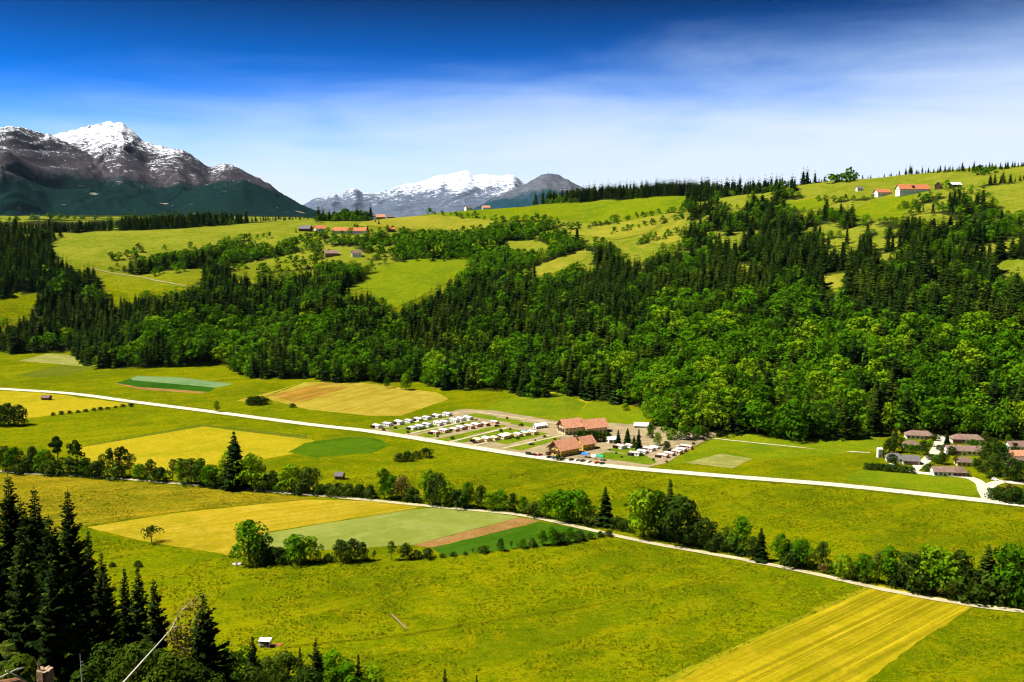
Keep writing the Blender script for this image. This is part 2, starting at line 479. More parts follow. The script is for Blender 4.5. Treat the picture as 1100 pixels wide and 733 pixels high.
def resample(pts, step, jitter=0.0, closed=True):
    out = []
    n = len(pts)
    for i in range(n if closed else n - 1):
        a, b = np.array(pts[i]), np.array(pts[(i + 1) % n])
        k = max(1, int(np.linalg.norm(b - a) / step))
        for t in range(k):
            q = a + (b - a) * t / k
            out.append(q + (RNG.normal(0, jitter, 2) if t else 0))
    if not closed: out.append(np.array(pts[-1]))
    return out
NF = [0]
def field(name, px_pts, mat, dz=.05, hill=False, jit=.35):
    NF[0] += 1; dz = (.02 if dz < .45 else dz) + .004 * (NF[0] % 50)
    w = hit([p[0] for p in px_pts], [p[1] for p in px_pts])
    pts = [np.array((a[0], a[1])) for a in w]
    if hill:
        c0 = sum(pts) / len(pts); pts = [c0 + (q - c0) * 1.1 for q in pts]
    pts = resample([tuple(q) for q in pts], 12 if hill else 5, jit)
    if not hill:
        me = bpy.data.meshes.new(name); me.from_pydata([(p[0], p[1], float(zt(p[0], p[1])) + dz) for p in pts], [], [tuple(range(len(pts)))])
    else:
        xs = [p[0] for p in pts]; ys = [p[1] for p in pts]
        gx, gy = np.meshgrid(np.arange(min(xs), max(xs), 6), np.arange(min(ys), max(ys), 6))
        gx = gx.ravel(); gy = gy.ravel(); k = inpoly(gx, gy, [(p[0], p[1]) for p in pts])
        allp = [Vector((p[0], p[1])) for p in pts] + [Vector((a, b)) for a, b in zip(gx[k], gy[k])]
        r = delaunay_2d_cdt(allp, [], [list(range(len(pts)))], 1, 1e-4)
        vs = [(v[0], v[1], float(zt(v[0], v[1])) + dz) for v in r[0]]
        me = bpy.data.meshes.new(name); me.from_pydata(vs, [], [tuple(f) for f in r[2]])
        me.polygons.foreach_set('use_smooth', [True] * len(me.polygons))
    me.update()
    o = link(name, me, mat)
    # faces up
    if me.polygons and sum(p.normal.z * p.area for p in me.polygons) < 0: me.flip_normals()
    return tag(o, kind='structure')

def cat(pts, k=8):
    pts = [np.array(p, float) for p in pts]; out = []
    for i in range(len(pts) - 1):
        p0 = pts[max(i - 1, 0)]; p1 = pts[i]; p2 = pts[i + 1]; p3 = pts[min(i + 2, len(pts) - 1)]
        for t in np.linspace(0, 1, k, endpoint=False):
            out.append(.5 * (2 * p1 + (p2 - p0) * t + (2 * p0 - 5 * p1 + 4 * p2 - p3) * t * t + (3 * p1 - p0 - 3 * p2 + p3) * t ** 3))
    return out + [pts[-1]]
def ribbon(name, px_pts, width, mat, dz=.12, jit=.15):
    NF[0] += 1; dz = (.06 if dz < .15 else .22 if dz < .5 else dz) + .004 * (NF[0] % 40)
    w = hit([p[0] for p in px_pts], [p[1] for p in px_pts])
    pts = cat([(a[0], a[1]) for a in w], 10)
    vs = []; fs = []
    for i, p in enumerate(pts):
        d = pts[min(i + 1, len(pts) - 1)] - pts[max(i - 1, 0)]; d /= np.linalg.norm(d) + 1e-9
        nn = np.array([-d[1], d[0]])
        for s in (1, -1):
            q = p + nn * s * (width / 2 + random.gauss(0, jit))
            vs.append((q[0], q[1], float(zt(q[0], q[1])) + dz))
        if i: fs.append((2 * i - 2, 2 * i - 1, 2 * i + 1, 2 * i))
    me = bpy.data.meshes.new(name); me.from_pydata(vs, [], fs); me.update()
    if me.polygons[0].normal.z < 0: me.flip_normals()
    return tag(link(name, me, mat), kind='structure')

# ------------------------------------------------------------------ fields, roads and the lane
Mf = {
 'straw':  field_mat('pale_straw_crop', (.20, .19, .045), (.15, .155, .03), (.25, .23, .07), stripe=R(20), seed=3, fine=.4),
 'olive':  field_mat('olive_meadow', (.085, .095, .006), (.06, .08, .004), seed=9),
 'teal':   field_mat('young_blue_green_crop', (.10, .16, .06), (.075, .14, .045), (.13, .17, .08), seed=5, fine=.2),
 'dkgreen':field_mat('dark_green_crop', (.018, .062, .004), (.012, .05, .003), (.03, .075, .005), seed=12, fine=.5),
 'tan':    field_mat('ripening_grain', (.24, .19, .018), (.2, .15, .012), (.28, .225, .03), stripe=R(-65), width=9, depth=.3, seed=7, fine=.3),
 'yellow': field_mat('flowering_yellow_meadow', (.235, .19, .006), (.185, .165, .004), (.28, .215, .01), seed=21, fine=.45),
 'gold':   field_mat('golden_cut_grass', (.25, .182, .008), (.2, .16, .005), (.31, .225, .02), stripe=R(-26), width=6, depth=.3, seed=33, fine=.35),
 'paleg':  field_mat('pale_green_crop', (.155, .175, .03), (.125, .15, .022), (.18, .19, .045), stripe=R(-33), width=5, depth=.12, seed=8, fine=.15),
 'soil':   field_mat('bare_brown_soil', (.20, .105, .03), (.15, .085, .02), (.24, .13, .05), seed=3, fine=.4),
 'crop':   field_mat('deep_green_crop', (.03, .08, .003), (.022, .065, .002), (.05, .095, .004), stripe=R(-33), width=4, depth=.2, seed=17, fine=.3),
 'mown':   field_mat('mown_yellow_meadow', (.24, .19, .004), (.195, .165, .003), (.29, .215, .008), stripe=R(-40.5), width=2.8, depth=.6, seed=41, fine=.35),
 'mown2':  field_mat('mown_side_strip', (.17, .165, .004), (.13, .14, .003), (.22, .19, .006), stripe=R(-40.5), width=6, depth=.3, seed=44, fine=.5),
 'bright': field_mat('fresh_green_meadow', (.095, .13, .002), (.07, .11, .002), (.14, .145, .003), seed=50, fine=.5),
 'lawn':   field_mat('camp_lawn', (.09, .135, .004), (.06, .11, .003), (.14, .15, .008), seed=52, fine=.6),
 'dry':    field_mat('dry_upland_meadow', (.165, .16, .012), (.12, .135, .006), (.21, .18, .022), seed=60, fine=.4),
 'dusk':   field_mat('yellow_brown_meadow', (.155, .125, .004), (.105, .105, .003), (.21, .15, .006), stripe=R(-20), width=16, depth=.3, seed=70),
}
field('flower_meadow', [(-60,421),(0,420),(60,421),(82,427),(147,433.5),(58,446),(-60,460)], Mf['yellow'])
field('pale_crop_field', [(19,388),(51,380),(119,376.5),(140,384),(102,393.6)], Mf['straw'])
field('olive_meadow', [(14,404),(65,392),(102,394.5),(78,401),(48,406)], Mf['olive'])
field('soil_strip', [(123,412),(124,411),(150,415.5),(222,421.6),(215,423),(150,418.5)], Mf['soil'], .10)
field('dark_green_field', [(124,411.5),(141,406.8),(232,416.8),(224,421),(150,416)], Mf['dkgreen'], .15)
field('young_crop_field', [(140,406.5),(147,404),(191,405.5),(251,412.5),(232,416.6),(142,408.5)], Mf['teal'], .2)
field('grain_field', [(283,428),(327,411),(345,410.3),(400,412.5),(470,422),(482,429),(430,447),(400,447),(330,440)], Mf['tan'])
field('grain_strip', [(254,430.5),(300,419),(318,413),(280,428),(266,432)], Mf['tan'], .1)
field('fallow_field', [(290,425),(345,411.5),(385,413),(330,431),(318,433)], field_mat('brown_striped_grain', (.23,.125,.015), (.18,.10,.012), (.26,.16,.025), stripe=R(-65), width=8, depth=.35, seed=2, fine=.3), .12)
field('yellow_field', [(85,481),(218,458.5),(338,473),(314,488),(280,494),(180,506),(95,500)], Mf['yellow'])
field('clover_field', [(309,486),(328,476),(370,470),(402,470),(420,478),(400,487),(340,491.5)], field_mat('clover', (.045,.09,.002), (.03,.07,.002), (.06,.1,.003), seed=14, fine=.6))
field('olive_meadow', [(95,478),(215,456),(330,468),(330,472),(218,458),(85,481)], Mf['olive'], .1)
field('dry_meadow', [(-40,508),(20,510),(100,515),(200,523),(300,532),(340,536),(200,549),(92,565),(40,575),(-40,560)], Mf['dusk'])
field('golden_field', [(92,566.5),(200,550),(330,537),(400,538.5),(458,543.5),(430,549),(285,572),(278,590),(250,597),(150,581)], Mf['gold'], .12)
field('pale_green_field', [(281,574),(440,548),(475,545),(530,550.5),(559,556),(445,585.5),(350,591),(288,592)], Mf['paleg'], .18)
field('soil_strip', [(443,586.5),(540,561),(559,556.5),(580,560),(470,588.5)], Mf['soil'], .2)
field('green_crop_field', [(463,589),(580,561),(640,571),(650,573),(600,585),(478,598)], Mf['crop'], .22)
field('mown_field', [(700,745),(820,683),(945,628.5),(1047,650.5),(985,690),(915,745)], Mf['mown'])
field('mown_strip', [(680,745),(800,690),(930,630),(945,628.5),(820,683),(700,745)], Mf['mown2'], .1)
field('bright_meadow', [(520,440),(545,428),(590,420),(640,433),(700,440),(692,456),(640,458),(600,452)], Mf['bright'])
field('yellow_meadow', [(555,436),(590,421),(636,432),(610,449)], Mf['yellow'], .1)
field('bright_meadow', [(715,500),(745,482),(775,466),(800,462),(850,474),(900,468),(950,466),(948,484),(925,487)], Mf['bright'])
field('bright_meadow', [(905,516),(928,502),(985,508.5),(1035,513),(1051,519),(1054,530),(1045,533.5),(1000,529)], Mf['bright'], .09)
field('sandy_court', [(736,497.5),(775,487.5),(808,493),(787,503.5)], Mf['straw'], .12)
field('bright_meadow', MEADOWS['m5'], Mf['bright'], .5, True)
field('bright_meadow', MEADOWS['m7'], Mf['bright'], .5, True)
field('dry_meadow', MEADOWS['m9'], Mf['dry'], .55, True)
field('yellow_meadow', MEADOWS['m10'], Mf['dry'], .5, True)
field('dry_meadow', MEADOWS['m6'], Mf['dry'], .5, True)
field('dry_meadow', MEADOWS['m8'], Mf['dry'], .5, True)
field('bright_meadow', MEADOWS['m13'], Mf['bright'], .5, True)
field('bright_meadow', MEADOWS['m12'], Mf['bright'], .5, True)
field('dry_meadow', MEADOWS['m16'], Mf['dry'], .5, True)
# camp site ground and its lawns
field('camp_ground', [(398,462),(440,452),(495,440),(530,441),(600,453),(640,452),(690,458),(770,466),(745,480),(715,498),(690,503),(640,498),(560,487),(480,476)], M['sand'], .07)
for pl in ([(418,463.5),(492,448),(505,449.2),(437,467)], [(447,467.5),(515,453),(528,455),(462,470.5)],
           [(483,473),(547,460),(563,463.5),(496,476)], [(543,481.5),(592,468.7),(603,471.5),(560,484.5)],
           [(498,446.5),(512,444),(535,448),(524,450)], [(645,492),(656,486),(712,494),(698,500)], [(552,452),(580,456),(570,459),(548,455.5)],
           [(650,483.5),(668,480),(690,484),(672,488)], [(462,473.5),(540,456.5),(545,458),(478,475)], [(526,474),(575,464),(590,466),(545,478)], [(508,446),(560,452),(552,455),(512,449)], [(640,489),(652,486),(662,490),(650,494)], [(664,492),(690,487.5),(700,490),(676,495)], [(412,460.8),(478,447),(484,448),(420,462.5)], [(440,464.5),(508,452),(513,453),(446,466.2)], [(600,462),(608,459),(616,462),(606,465)], [(606,480),(596,478),(588,481),(594,484)], [(520,452.5),(545,455.5),(541,458),(519,455.5)], [(655,497.5),(672,494.5),(690,498.5),(676,501)], [(700,487),(716,489.5),(706,494),(690,491)], [(505,480.5),(575,467),(581,468.5),(514,482.5)], [(720,497),(745,485),(762,488),(738,497.5)]):
    field('camp_lawn', pl, Mf['lawn'], .12)
field('camp_path', [(600,451),(607,449),(640,466),(665,477),(640,487),(634,486),(650,476)], M['gravel'], .1)
field('gravel_heap_ground', [(627,452),(645,447.5),(665,450),(683,457),(655,459)], M['gravel'], .11)
field('car_park', [(562,486),(580,483),(656,495),(700,501),(690,504.5),(640,498)], M['gravel'], .14)

VERGE = [(-360,401),(-200,406),(-60,414),(0,418),(75,423),(140,431.5),(230,443),(330,456),(400,464),(480,476.5),(560,489),(650,500.5),(720,507),(800,513.5),(900,521.5),(1000,532),(1060,538.5),(1160,550),(1420,583)]
ribbon('road_verge', VERGE, 15, field_mat('verge_grass', (.07,.085,.002), (.05,.07,.002), (.12,.11,.006), seed=90), .05, .9)
ribbon('country_road', [(-360,401),(-200,406),(-60,414),(0,418),(75,423),(140,431.5),(230,443),(330,456),(400,464),(480,476.5),(560,489),(650,500.5),(720,507),(800,513.5),(900,521.5),(1000,532),(1060,538.5),(1160,550),(1420,583)], 9.5, M['road'], .2)
ribbon('gravel_lane', [(-360,488),(-200,496),(-60,504),(0,507),(20,508.5),(100,512.5),(200,520.5),(300,529.5),(345,533),(400,538),(470,545),(560,554),(640,571),(700,584),(800,602),(880,618),(950,634),(1040,650),(1100,657.5),(1200,670),(1400,698)], 4.2, M['gravel'], .3)
ribbon('side_road', [(1062,538),(1057,529),(1054,521),(1045,515),(1030,512),(985,508),(984,503),(995,495),(1004,486),(1008,478),(1011,468)], 7, M['road'], .24)
ribbon('side_road', [(1059,532),(1062,523),(1075,518),(1090,519),(1150,525)], 7, M['road'], .28)
ribbon('farm_track', [(100,289),(125,294.5),(150,298),(180,304),(200,308)], 2.6, plain('earth_track', (.2, .175, .08), 1, .2, .2), .6)
ribbon('field_track', [(730,467.5),(800,475),(880,483),(935,487)], 2.6, M['gravel'], .2)
for a in ([(430,468.5),(510,451)], [(478,476.5),(545,460)], [(505,480),(575,463)], [(541,482),(605,468)], [(445,454),(500,443),(560,450),(600,456)]):
    ribbon('camp_path', [a[0], ((a[0][0]*.6+a[-1][0]*.4), (a[0][1]*.6+a[-1][1]*.4)), a[-1]] if len(a) == 2 else a, 3, M['gravel'], .16)
# wheel tracks and ditches through the near meadow
trk = field_mat('trodden_grass', (.12, .128, .001), (.085, .105, .001), (.16, .145, .002), seed=80, fine=.7)
dtc = field_mat('ditch_grass', (.07, .1, .002), (.05, .08, .002), (.1, .12, .003), seed=81)
for off in (0, 1.6):
    ribbon('field_track', [(300,695+off),(370,688+off),(430,682+off),(500,670+off),(600,655+off),(700,636+off*.8),(760,620+off*.7),(808,603.5+off*.6)], .7, trk, .1, .2)
ribbon('ditch', [(352,604),(385,635),(418,660),(438,680),(470,705),(490,718)], .7, dtc, .12, .25)

# ------------------------------------------------------------------ tree shapes
def spruce_shape(seed, whorls, per, pieces=1, ragged=.25, taper=1.0, narrow=.17):
    """Unit-height spruce: drooping boughs in whorls. Returns quads."""
    rg = np.random.default_rng(seed); V = []; Q = []
    def quad(a, b, c, d):
        n = len(V); V.extend([a, b, c, d]); Q.append((n, n + 1, n + 2, n + 3))
    for w_ in range(whorls):
        t = (w_ + rg.uniform(-.3, .3)) / whorls
        z = .06 + .93 * max(0, t)
        if z > .985: z = .985
        ln = narrow * ((1 - z) ** .82) * 1.12 * taper + .008
        ln *= .8 + .4 * rg.random()
        for k in range(per):
            a = 2 * math.pi * (k + rg.random() * .9) / per + w_ * 1.3
            l = ln * (1 - ragged + 2 * ragged * rg.random())
            up = -.38 + .5 * z + rg.normal(0, .08)
            d = np.array([math.cos(a), math.sin(a), up]); s = np.array([-math.sin(a), math.cos(a), 0])
            p0 = np.array([0, 0, z]); zt_ = p0 + d * l
            mid = p0 + d * l * .58 + np.array([0, 0, .012])
            wd = l * (.34 + .12 * rg.random())
            dr = np.array([0, 0, -.3 * wd - .006])
            quad(p0, mid + s * wd + dr, zt_ + np.array([0, 0, -.012]), mid)
            quad(p0, mid, zt_ + np.array([0, 0, -.012]), mid - s * wd + dr)
    for w_ in range(6):                                            # dense inner needles
        a = w_ * 1.047; b = a + 1.047; c_ = narrow * .5
        n = len(V); V.extend([(c_ * math.cos(a), c_ * math.sin(a), .1), (c_ * math.cos(b), c_ * math.sin(b), .1), (c_ * .3 * math.cos(b), c_ * .3 * math.sin(b), .68), (c_ * .3 * math.cos(a), c_ * .3 * math.sin(a), .68)]); Q.append((n, n + 1, n + 2, n + 3))
    n = len(V)                                                     # leader
    for k in range(3):
        a = k * 2.1; b = a + 2.1
        V.extend([(0.008 * math.cos(a), .008 * math.sin(a), .93), (.008 * math.cos(b), .008 * math.sin(b), .93), (0, 0, 1.0), (0, 0, 1.0)])
        Q.append((n, n + 1, n + 2, n + 3)); n += 4
    return np.array(V), np.array(Q)
def trunk_shape(h=.9, r=.018, n=6, z0=-.05):
    V = []; Q = []
    for i, (z, q) in enumerate(((z0, r * 1.3), (h * .5, r * .7), (h, r * .12))):
        for k in range(n): V.append((q * math.cos(2 * math.pi * k / n), q * math.sin(2 * math.pi * k / n), z))
    for i in range(2):
        for k in range(n): Q.append((i * n + k, i * n + (k + 1) % n, (i + 1) * n + (k + 1) % n, (i + 1) * n + k))
    return np.array(V), np.array(Q)
def broad_shape(seed, lobes, per, leaf, wid=.36, z0=.16, squash=1.0, top=1.0):
    """Unit-height leafy crown made of leaf clumps gathered in uneven lobes."""
    rg = np.random.default_rng(seed); V = []; Q = []
    cen = []
    for i in range(lobes):
        t = (i + .5) / lobes
        z = z0 + .08 + (top - z0 - .16) * (t ** .85)
        env = math.sin(math.pi * min(1, (z - z0 + .06) / (top - z0 + .04)) ** .85) ** .7
        a = i * 2.4 + rg.normal(0, .4); rad = wid * env * (.45 + .5 * rg.random()) * squash
        lr = wid * (.34 + .26 * rg.random()) * (.62 + .5 * env)
        if i == lobes - 1: rad *= .25
        z = min(z, top - lr * .8)
        cen.append((rad * math.cos(a), rad * math.sin(a), z, lr))
    cen.append((0, 0, (z0 + top) / 2, wid * .6))
    for ci, (cx, cy, cz, lr) in enumerate(cen):
        for k in range(per):
            d = rg.normal(0, 1, 3); d /= np.linalg.norm(d)
            if d[2] < -.55 and rg.random() < .6: d[2] *= -1
            q = np.array([cx, cy, cz]) + d * lr * (.8 + .28 * rg.random()) * np.array([1, 1, .85])
            if q[2] < z0 * .8: continue
            nn = d + rg.normal(0, .24, 3); nn /= np.linalg.norm(nn)
            a = np.cross(nn, rg.normal(0, 1, 3)); a /= np.linalg.norm(a); b = np.cross(nn, a)
            s1 = leaf * (.6 + .8 * rg.random()); s2 = s1 * (.55 + .4 * rg.random())
            n = len(V)
            V.extend([q - a * s1, q - b * s2 + nn * s1 * .15, q + a * s1 * .9, q + b * s2 - nn * s1 * .1]); Q.append((n, n + 1, n + 2, n + 3))
    return np.array(V), np.array(Q)
def limbs_shape(seed, h=.72, r=.02, z0=-.04, n=6, limbs=5, lean=.0):
    rg = np.random.default_rng(seed); mb = MB()
    mb.tube([(0, 0, z0), (.01, .005, h * .35), (.015 + lean, -.01, h * .7), (lean, 0, h)], [r * 1.25, r * .9, r * .55, r * .15], n)
    for i in range(limbs):
        a = i * 2.4 + rg.random(); z = h * (.3 + .45 * i / limbs)
        l = .22 * (1 - .4 * i / limbs)
        mb.tube([(0.01, 0, z), (math.cos(a) * l * .5, math.sin(a) * l * .5, z + l * .45), (math.cos(a) * l, math.sin(a) * l, z + l * .8)], [r * .5, r * .32, r * .08], 4)
    return mb
def combine(*parts):
    V = []; Q = []; mi = []; b = 0
    for (v, q), m in parts:
        V.append(v); Q.append(q + b); mi += [m] * len(q); b += len(v)
    return np.concatenate(V), np.concatenate(Q), mi

SPR_HI = [spruce_shape(100 + i, 24, 9, ragged=.3, narrow=.155 + .02 * (i % 3)) for i in range(7)]
SPR_LO = [spruce_shape(130 + i, 13, 6, ragged=.28, narrow=.165 + .02 * (i % 3)) for i in range(5)]
SPR_XL = [spruce_shape(150 + i, 10, 6, ragged=.25, narrow=.21) for i in range(4)]
BRO_HI = [broad_shape(200 + i, 10, 90, .033, wid=.33 + .05 * (i % 3), z0=.08 + .03 * (i % 2)) for i in range(8)]
BRO_LO = [broad_shape(230 + i, 7, 34, .052, wid=.36 + .04 * (i % 3), z0=.06) for i in range(5)]
BRO_XL = [broad_shape(250 + i, 6, 15, .09, wid=.4, z0=.04) for i in range(4)]

# ------------------------------------------------------------------ the wooded hillside
def scatter_points():
    xs = []; 
    for (ra, rb, cell) in ((600, 1000, 7.9), (1000, 1350, 8.2), (1350, 1750, 9.2), (1750, 2450, 11.5)):
        g = np.arange(-1500, 1500, cell); h = np.arange(400, 2450, cell)
        x, y = np.meshgrid(g, h); x = x.ravel(); y = y.ravel()
        x = x + RNG.uniform(-.46, .46, len(x)) * cell; y = y + RNG.uniform(-.46, .46, len(y)) * cell
        r = np.hypot(x, y); k = (r >= ra) & (r < rb) & (np.abs(np.arctan2(x, y)) < R(36))
        xs.append(np.stack([x[k], y[k]], -1))
    return np.concatenate(xs)
pts = scatter_points()
x, y = pts[:, 0], pts[:, 1]
z = zt(x, y); r = np.hypot(x, y)
px, py = project(x, y, z)
keep = z > .9
# species map read off the photograph: share of spruce by area
BLOCKS = [ # x0,y0,x1,y1,spruce share
 (-200,230,345,262,.95), (-200,262,300,345,.88), (100,255,300,291,.12), (-200,345,150,400,.85), (150,345,460,420,.5), (300,290,470,345,.74), (470,280,700,375,.78),
 (460,375,690,440,.42), (690,365,1300,480,.2), (690,330,780,365,.42), (640,275,700,330,.8), (700,275,775,315,.5), (760,320,890,370,.42),
 (700,222,760,275,.45), (775,250,965,315,.95), (890,315,1300,365,.8), (965,250,1300,315,.62), (760,205,930,250,.5), (920,195,1012,250,.78), (1012,225,1300,262,.6),
 (560,195,760,222,.97), (330,225,620,300,.10), (620,225,700,275,.2), (880,150,1300,200,.93), (890,180,925,200,.2)]
PS = np.full(len(x), .4)
jx = px + (fbm(x / 60, y / 60, 2, 5) - .5) * 90; jy = py + (fbm(x / 60, y / 60, 2, 6) - .5) * 36
for (x0, y0, x1, y1, p) in BLOCKS: PS = np.where((jx >= x0) & (jx < x1) & (jy >= y0) & (jy < y1), p, PS)
patch = fbm(x / 38, y / 38, 2, 44)
PS = np.clip(PS + (patch - .5) * 1.1 * np.where((PS < .15) | (PS > .9), .35, 1), 0.01, .99)
is_s = RNG.random(len(x)) < PS
ht = np.where(is_s, RNG.normal(26.5, 5.0, len(x)), RNG.normal(18.5, 4.5, len(x)))
ht = np.clip(np.where(~is_s & (PS > .5), ht * .8, ht), 7, 35)
upper = (py < np.where(px < 620, 300, 325)) & ~is_s
ht = np.where(upper, ht * .72, ht)
sky_line = r > 1750
ht = np.where(sky_line & ~is_s, ht * .8, ht)
# stay clear of the open meadows: neither the foot nor the crown may hide them
bare = in_meadow(px, py)
for f in (.3, .6, .85):
    a, b = project(x, y, z + ht * f); bare |= in_meadow(a, b)
bare |= in_meadow(px - 3, py) | in_meadow(px + 3, py)
keep &= ~bare
# sky line: bare ridge on the right, wooded on the left and in the middle
skyc = r > np.interp(px, [-200, 330, 450, 560, 600, 760, 850, 950, 1100, 1300], [2450, 2100, 1975, 1985, 2080, 1990, 1835, 1830, 1745, 1745])
keep &= ~skyc
thin = (py < 300) & (px > 330) & (px < 640) & (fbm(x / 70, y / 70, 2, 77) < .40)
thin |= (py < 300) & (px > 640) & (fbm(x / 48, y / 34, 2, 90) < .43)
thin |= (py < 222) & (px > 770) & (fbm(x / 50, y / 50, 2, 78) < .5)
keep &= ~thin
HOUSES_KEEP = [(318,238,402,254),(412,240,428,250),(343,262,394,279),(936,194,1016,212),(1008,193,1040,203),(400,224,440,234),(498,214,535,227)]
for (x0, y0, x1, y1) in HOUSES_KEEP:
    keep &= ~((px > x0) & (px < x1) & (py > y0) & (py < y1 + 5))
x, y, z, r, px, py, is_s, ht, patch = [a[keep] for a in (x, y, z, r, px, py, is_s, ht, patch)]
# nothing may grow in front of a house either
blocked = np.zeros(len(x), bool)
for (x0, y0, x1, y1) in HOUSES_KEEP[:4]:
    a, b = project(x, y, z + ht)
    blocked |= (px > x0 - 2) & (px < x1 + 2) & (py > y0) & (b < y1 - 1) & (py < y1 + 22)
x, y, z, r, px, py, is_s, ht, patch = [a[~blocked] for a in (x, y, z, r, px, py, is_s, ht, patch)]

def extra_trees(lst, spruce, h, hs):
    """Rows of small far trees: given by photo column and row of their foot."""
    global x, y, z, r, px, py, is_s, ht, patch
    q = hit([p[0] for p in lst], [p[1] for p in lst], 600)
    n = len(q)
    x = np.append(x, q[:, 0]); y = np.append(y, q[:, 1]); z = np.append(z, q[:, 2]); r = np.append(r, np.hypot(q[:, 0], q[:, 1]))
    px = np.append(px, [p[0] for p in lst]); py = np.append(py, [p[1] for p in lst])
    is_s = np.append(is_s, np.full(n, spruce)); ht = np.append(ht, np.clip(RNG.normal(h, hs, n), 4, 40)); patch = np.append(patch, np.full(n, .5))
def line(x0, y0, x1, y1, n, jx_=2, jy_=.8):
    return [(x0 + (x1 - x0) * t + random.gauss(0, jx_), y0 + (y1 - y0) * t + random.gauss(0, jy_)) for t in np.linspace(0, 1, n)]
# hedges and small groups on the open terrace
for args in ((280,292,345,288,12),(300,283,345,279,9),(398,262,460,254,12),(470,252,540,246,10),(505,262,550,256,10),(610,246,660,242,8),(700,232,760,225,8),(800,232,850,228,10),(870,236,915,231,9),(965,226,1000,216,8),(1040,260,1100,252,14),(850,262,900,256,10),(330,253,440,266,22),(320,258,350,270,10),(395,256,440,262,10),(370,262,430,276,14),(240,279,330,272,10),(400,280,440,266,10),(690,262,735,250,12),(780,224,860,228,12),(930,240,1010,246,14),(1030,222,1100,240,12),(355,288,520,276,12),(120,291,185,288,7),(166,296,200,292,4),(118,281,147,275,6),(150,272,262,262,5),(222,288,262,290,9),(225,282,270,271,7),(240,262,290,256,9),
             (460,229.5,540,238.5,12),(541,238.5,600,238,11),(640,243,700,232,12),(655,252,735,234,14),(585,262,625,259,5),(345,252,440,249,14),(340,262,440,262,22),(330,268,346,275,5),
             (300,265,345,256,12),(395,272,440,270,9),(552,255,592,262,8),(880,217,935,214,8),(990,214,1012,212,4),(1015,205,1060,212,6)):
    extra_trees(line(*args), False, 10, 2.6)
extra_trees(line(340,237,393,233,26,1,1.4), False, 17, 3)
extra_trees(line(345,236,395,234,12,1,1), True, 17, 3)
extra_trees(line(893,197,920,193,9,1,.8), False, 15, 3); extra_trees(line(897,196,918,193.5,5,1,.5), True, 18, 3)
extra_trees(line(1059,199,1084,196,6,1.5,.5), True, 17, 2)
extra_trees(line(1084,197,1130,186,9,1.5,.5), True, 12, 3)
extra_trees(line(1050,189,1066,187,5,1.5,.5), False, 14, 2)
extra_trees(line(966,187.5,1085,181.5,44,1.4,.3) + line(1085,180.5,1140,173,20,1.4,.3), True, 11, 3.5)
extra_trees(line(925,191.5,968,188,8,2,.3) + line(845,199,890,195,9,3,.3), True, 9, 3)
extra_trees(line(615,213.5,752,208,70,1.3,.4) + line(620,214.5,752,209,60,1.3,.4), True, 26, 3)
extra_trees(line(752,209.5,830,205,36,1.5,.5), True, 20, 4)
extra_trees(line(0,249.5,330,235.5,150,1.2,.4) + line(0,252,120,247,50,1.2,.6), True, 23, 4)
extra_trees(line(10,239,100,236,16,6,1.2) + line(120,238,230,237,14,6,.6), False, 22, 4)
extra_trees([(52,268),(318,250),(403,239),(407,241),(395,248)], True, 11, 1)

# the trees that show largest stand on their own; the rest is the far wood
show = ht * F / r
order = np.argsort(-(show - (np.abs(px - 550) > 560) * 1000))
N_S, N_B = 175, 120
pick = np.zeros(len(x), bool)
for sp_, cnt in ((True, N_S), (False, N_B)):
    c = [i for i in order if is_s[i] == sp_][:cnt]; pick[c] = True
tint = np.clip(RNG.normal(.42, .26, len(x)) + (patch - .5) * .7, 0, 1)

def mass(name, idx, shapes, lo_shapes, xl_shapes, mat, label, cat):
    Vs = []; Qs = []; T = []; b = 0
    for i in idx:
        sh = shapes if r[i] < 900 else lo_shapes if r[i] < 1500 else xl_shapes
        v, q = sh[RNG.integers(len(sh))]
        a = RNG.uniform(0, 6.283); c, s = math.cos(a), math.sin(a)
        h = ht[i]; wf = RNG.uniform(.95, 1.3) if is_s[i] else RNG.uniform(.95, 1.45)
        w_ = np.empty_like(v); w_[:, 0] = (v[:, 0] * c - v[:, 1] * s) * h * wf + x[i]; w_[:, 1] = (v[:, 0] * s + v[:, 1] * c) * h * wf + y[i]; w_[:, 2] = v[:, 2] * h + z[i] - .3
        Vs.append(w_); Qs.append(q + b); T.append(np.full(len(q), tint[i])); b += len(v)
    me = mesh_np(name, np.concatenate(Vs), np.concatenate(Qs), face_attr=np.concatenate(T))
    o = link(name, me, mat)
    print(name, len(idx), 'trees', len(me.polygons), 'faces')
    return tag(o, label, cat, kind='stuff')
build_ground()
mass('spruce_forest', np.nonzero(~pick & is_s)[0], SPR_LO, SPR_LO, SPR_XL, M['spruce_mass'], 'dark spruce wood covering the long valley hillside', 'forest')
mass('broadleaf_forest', np.nonzero(~pick & ~is_s)[0], BRO_LO, BRO_LO, BRO_XL, M['broad_mass'], 'bright green leafy wood and hedges on the long valley hillside', 'forest')

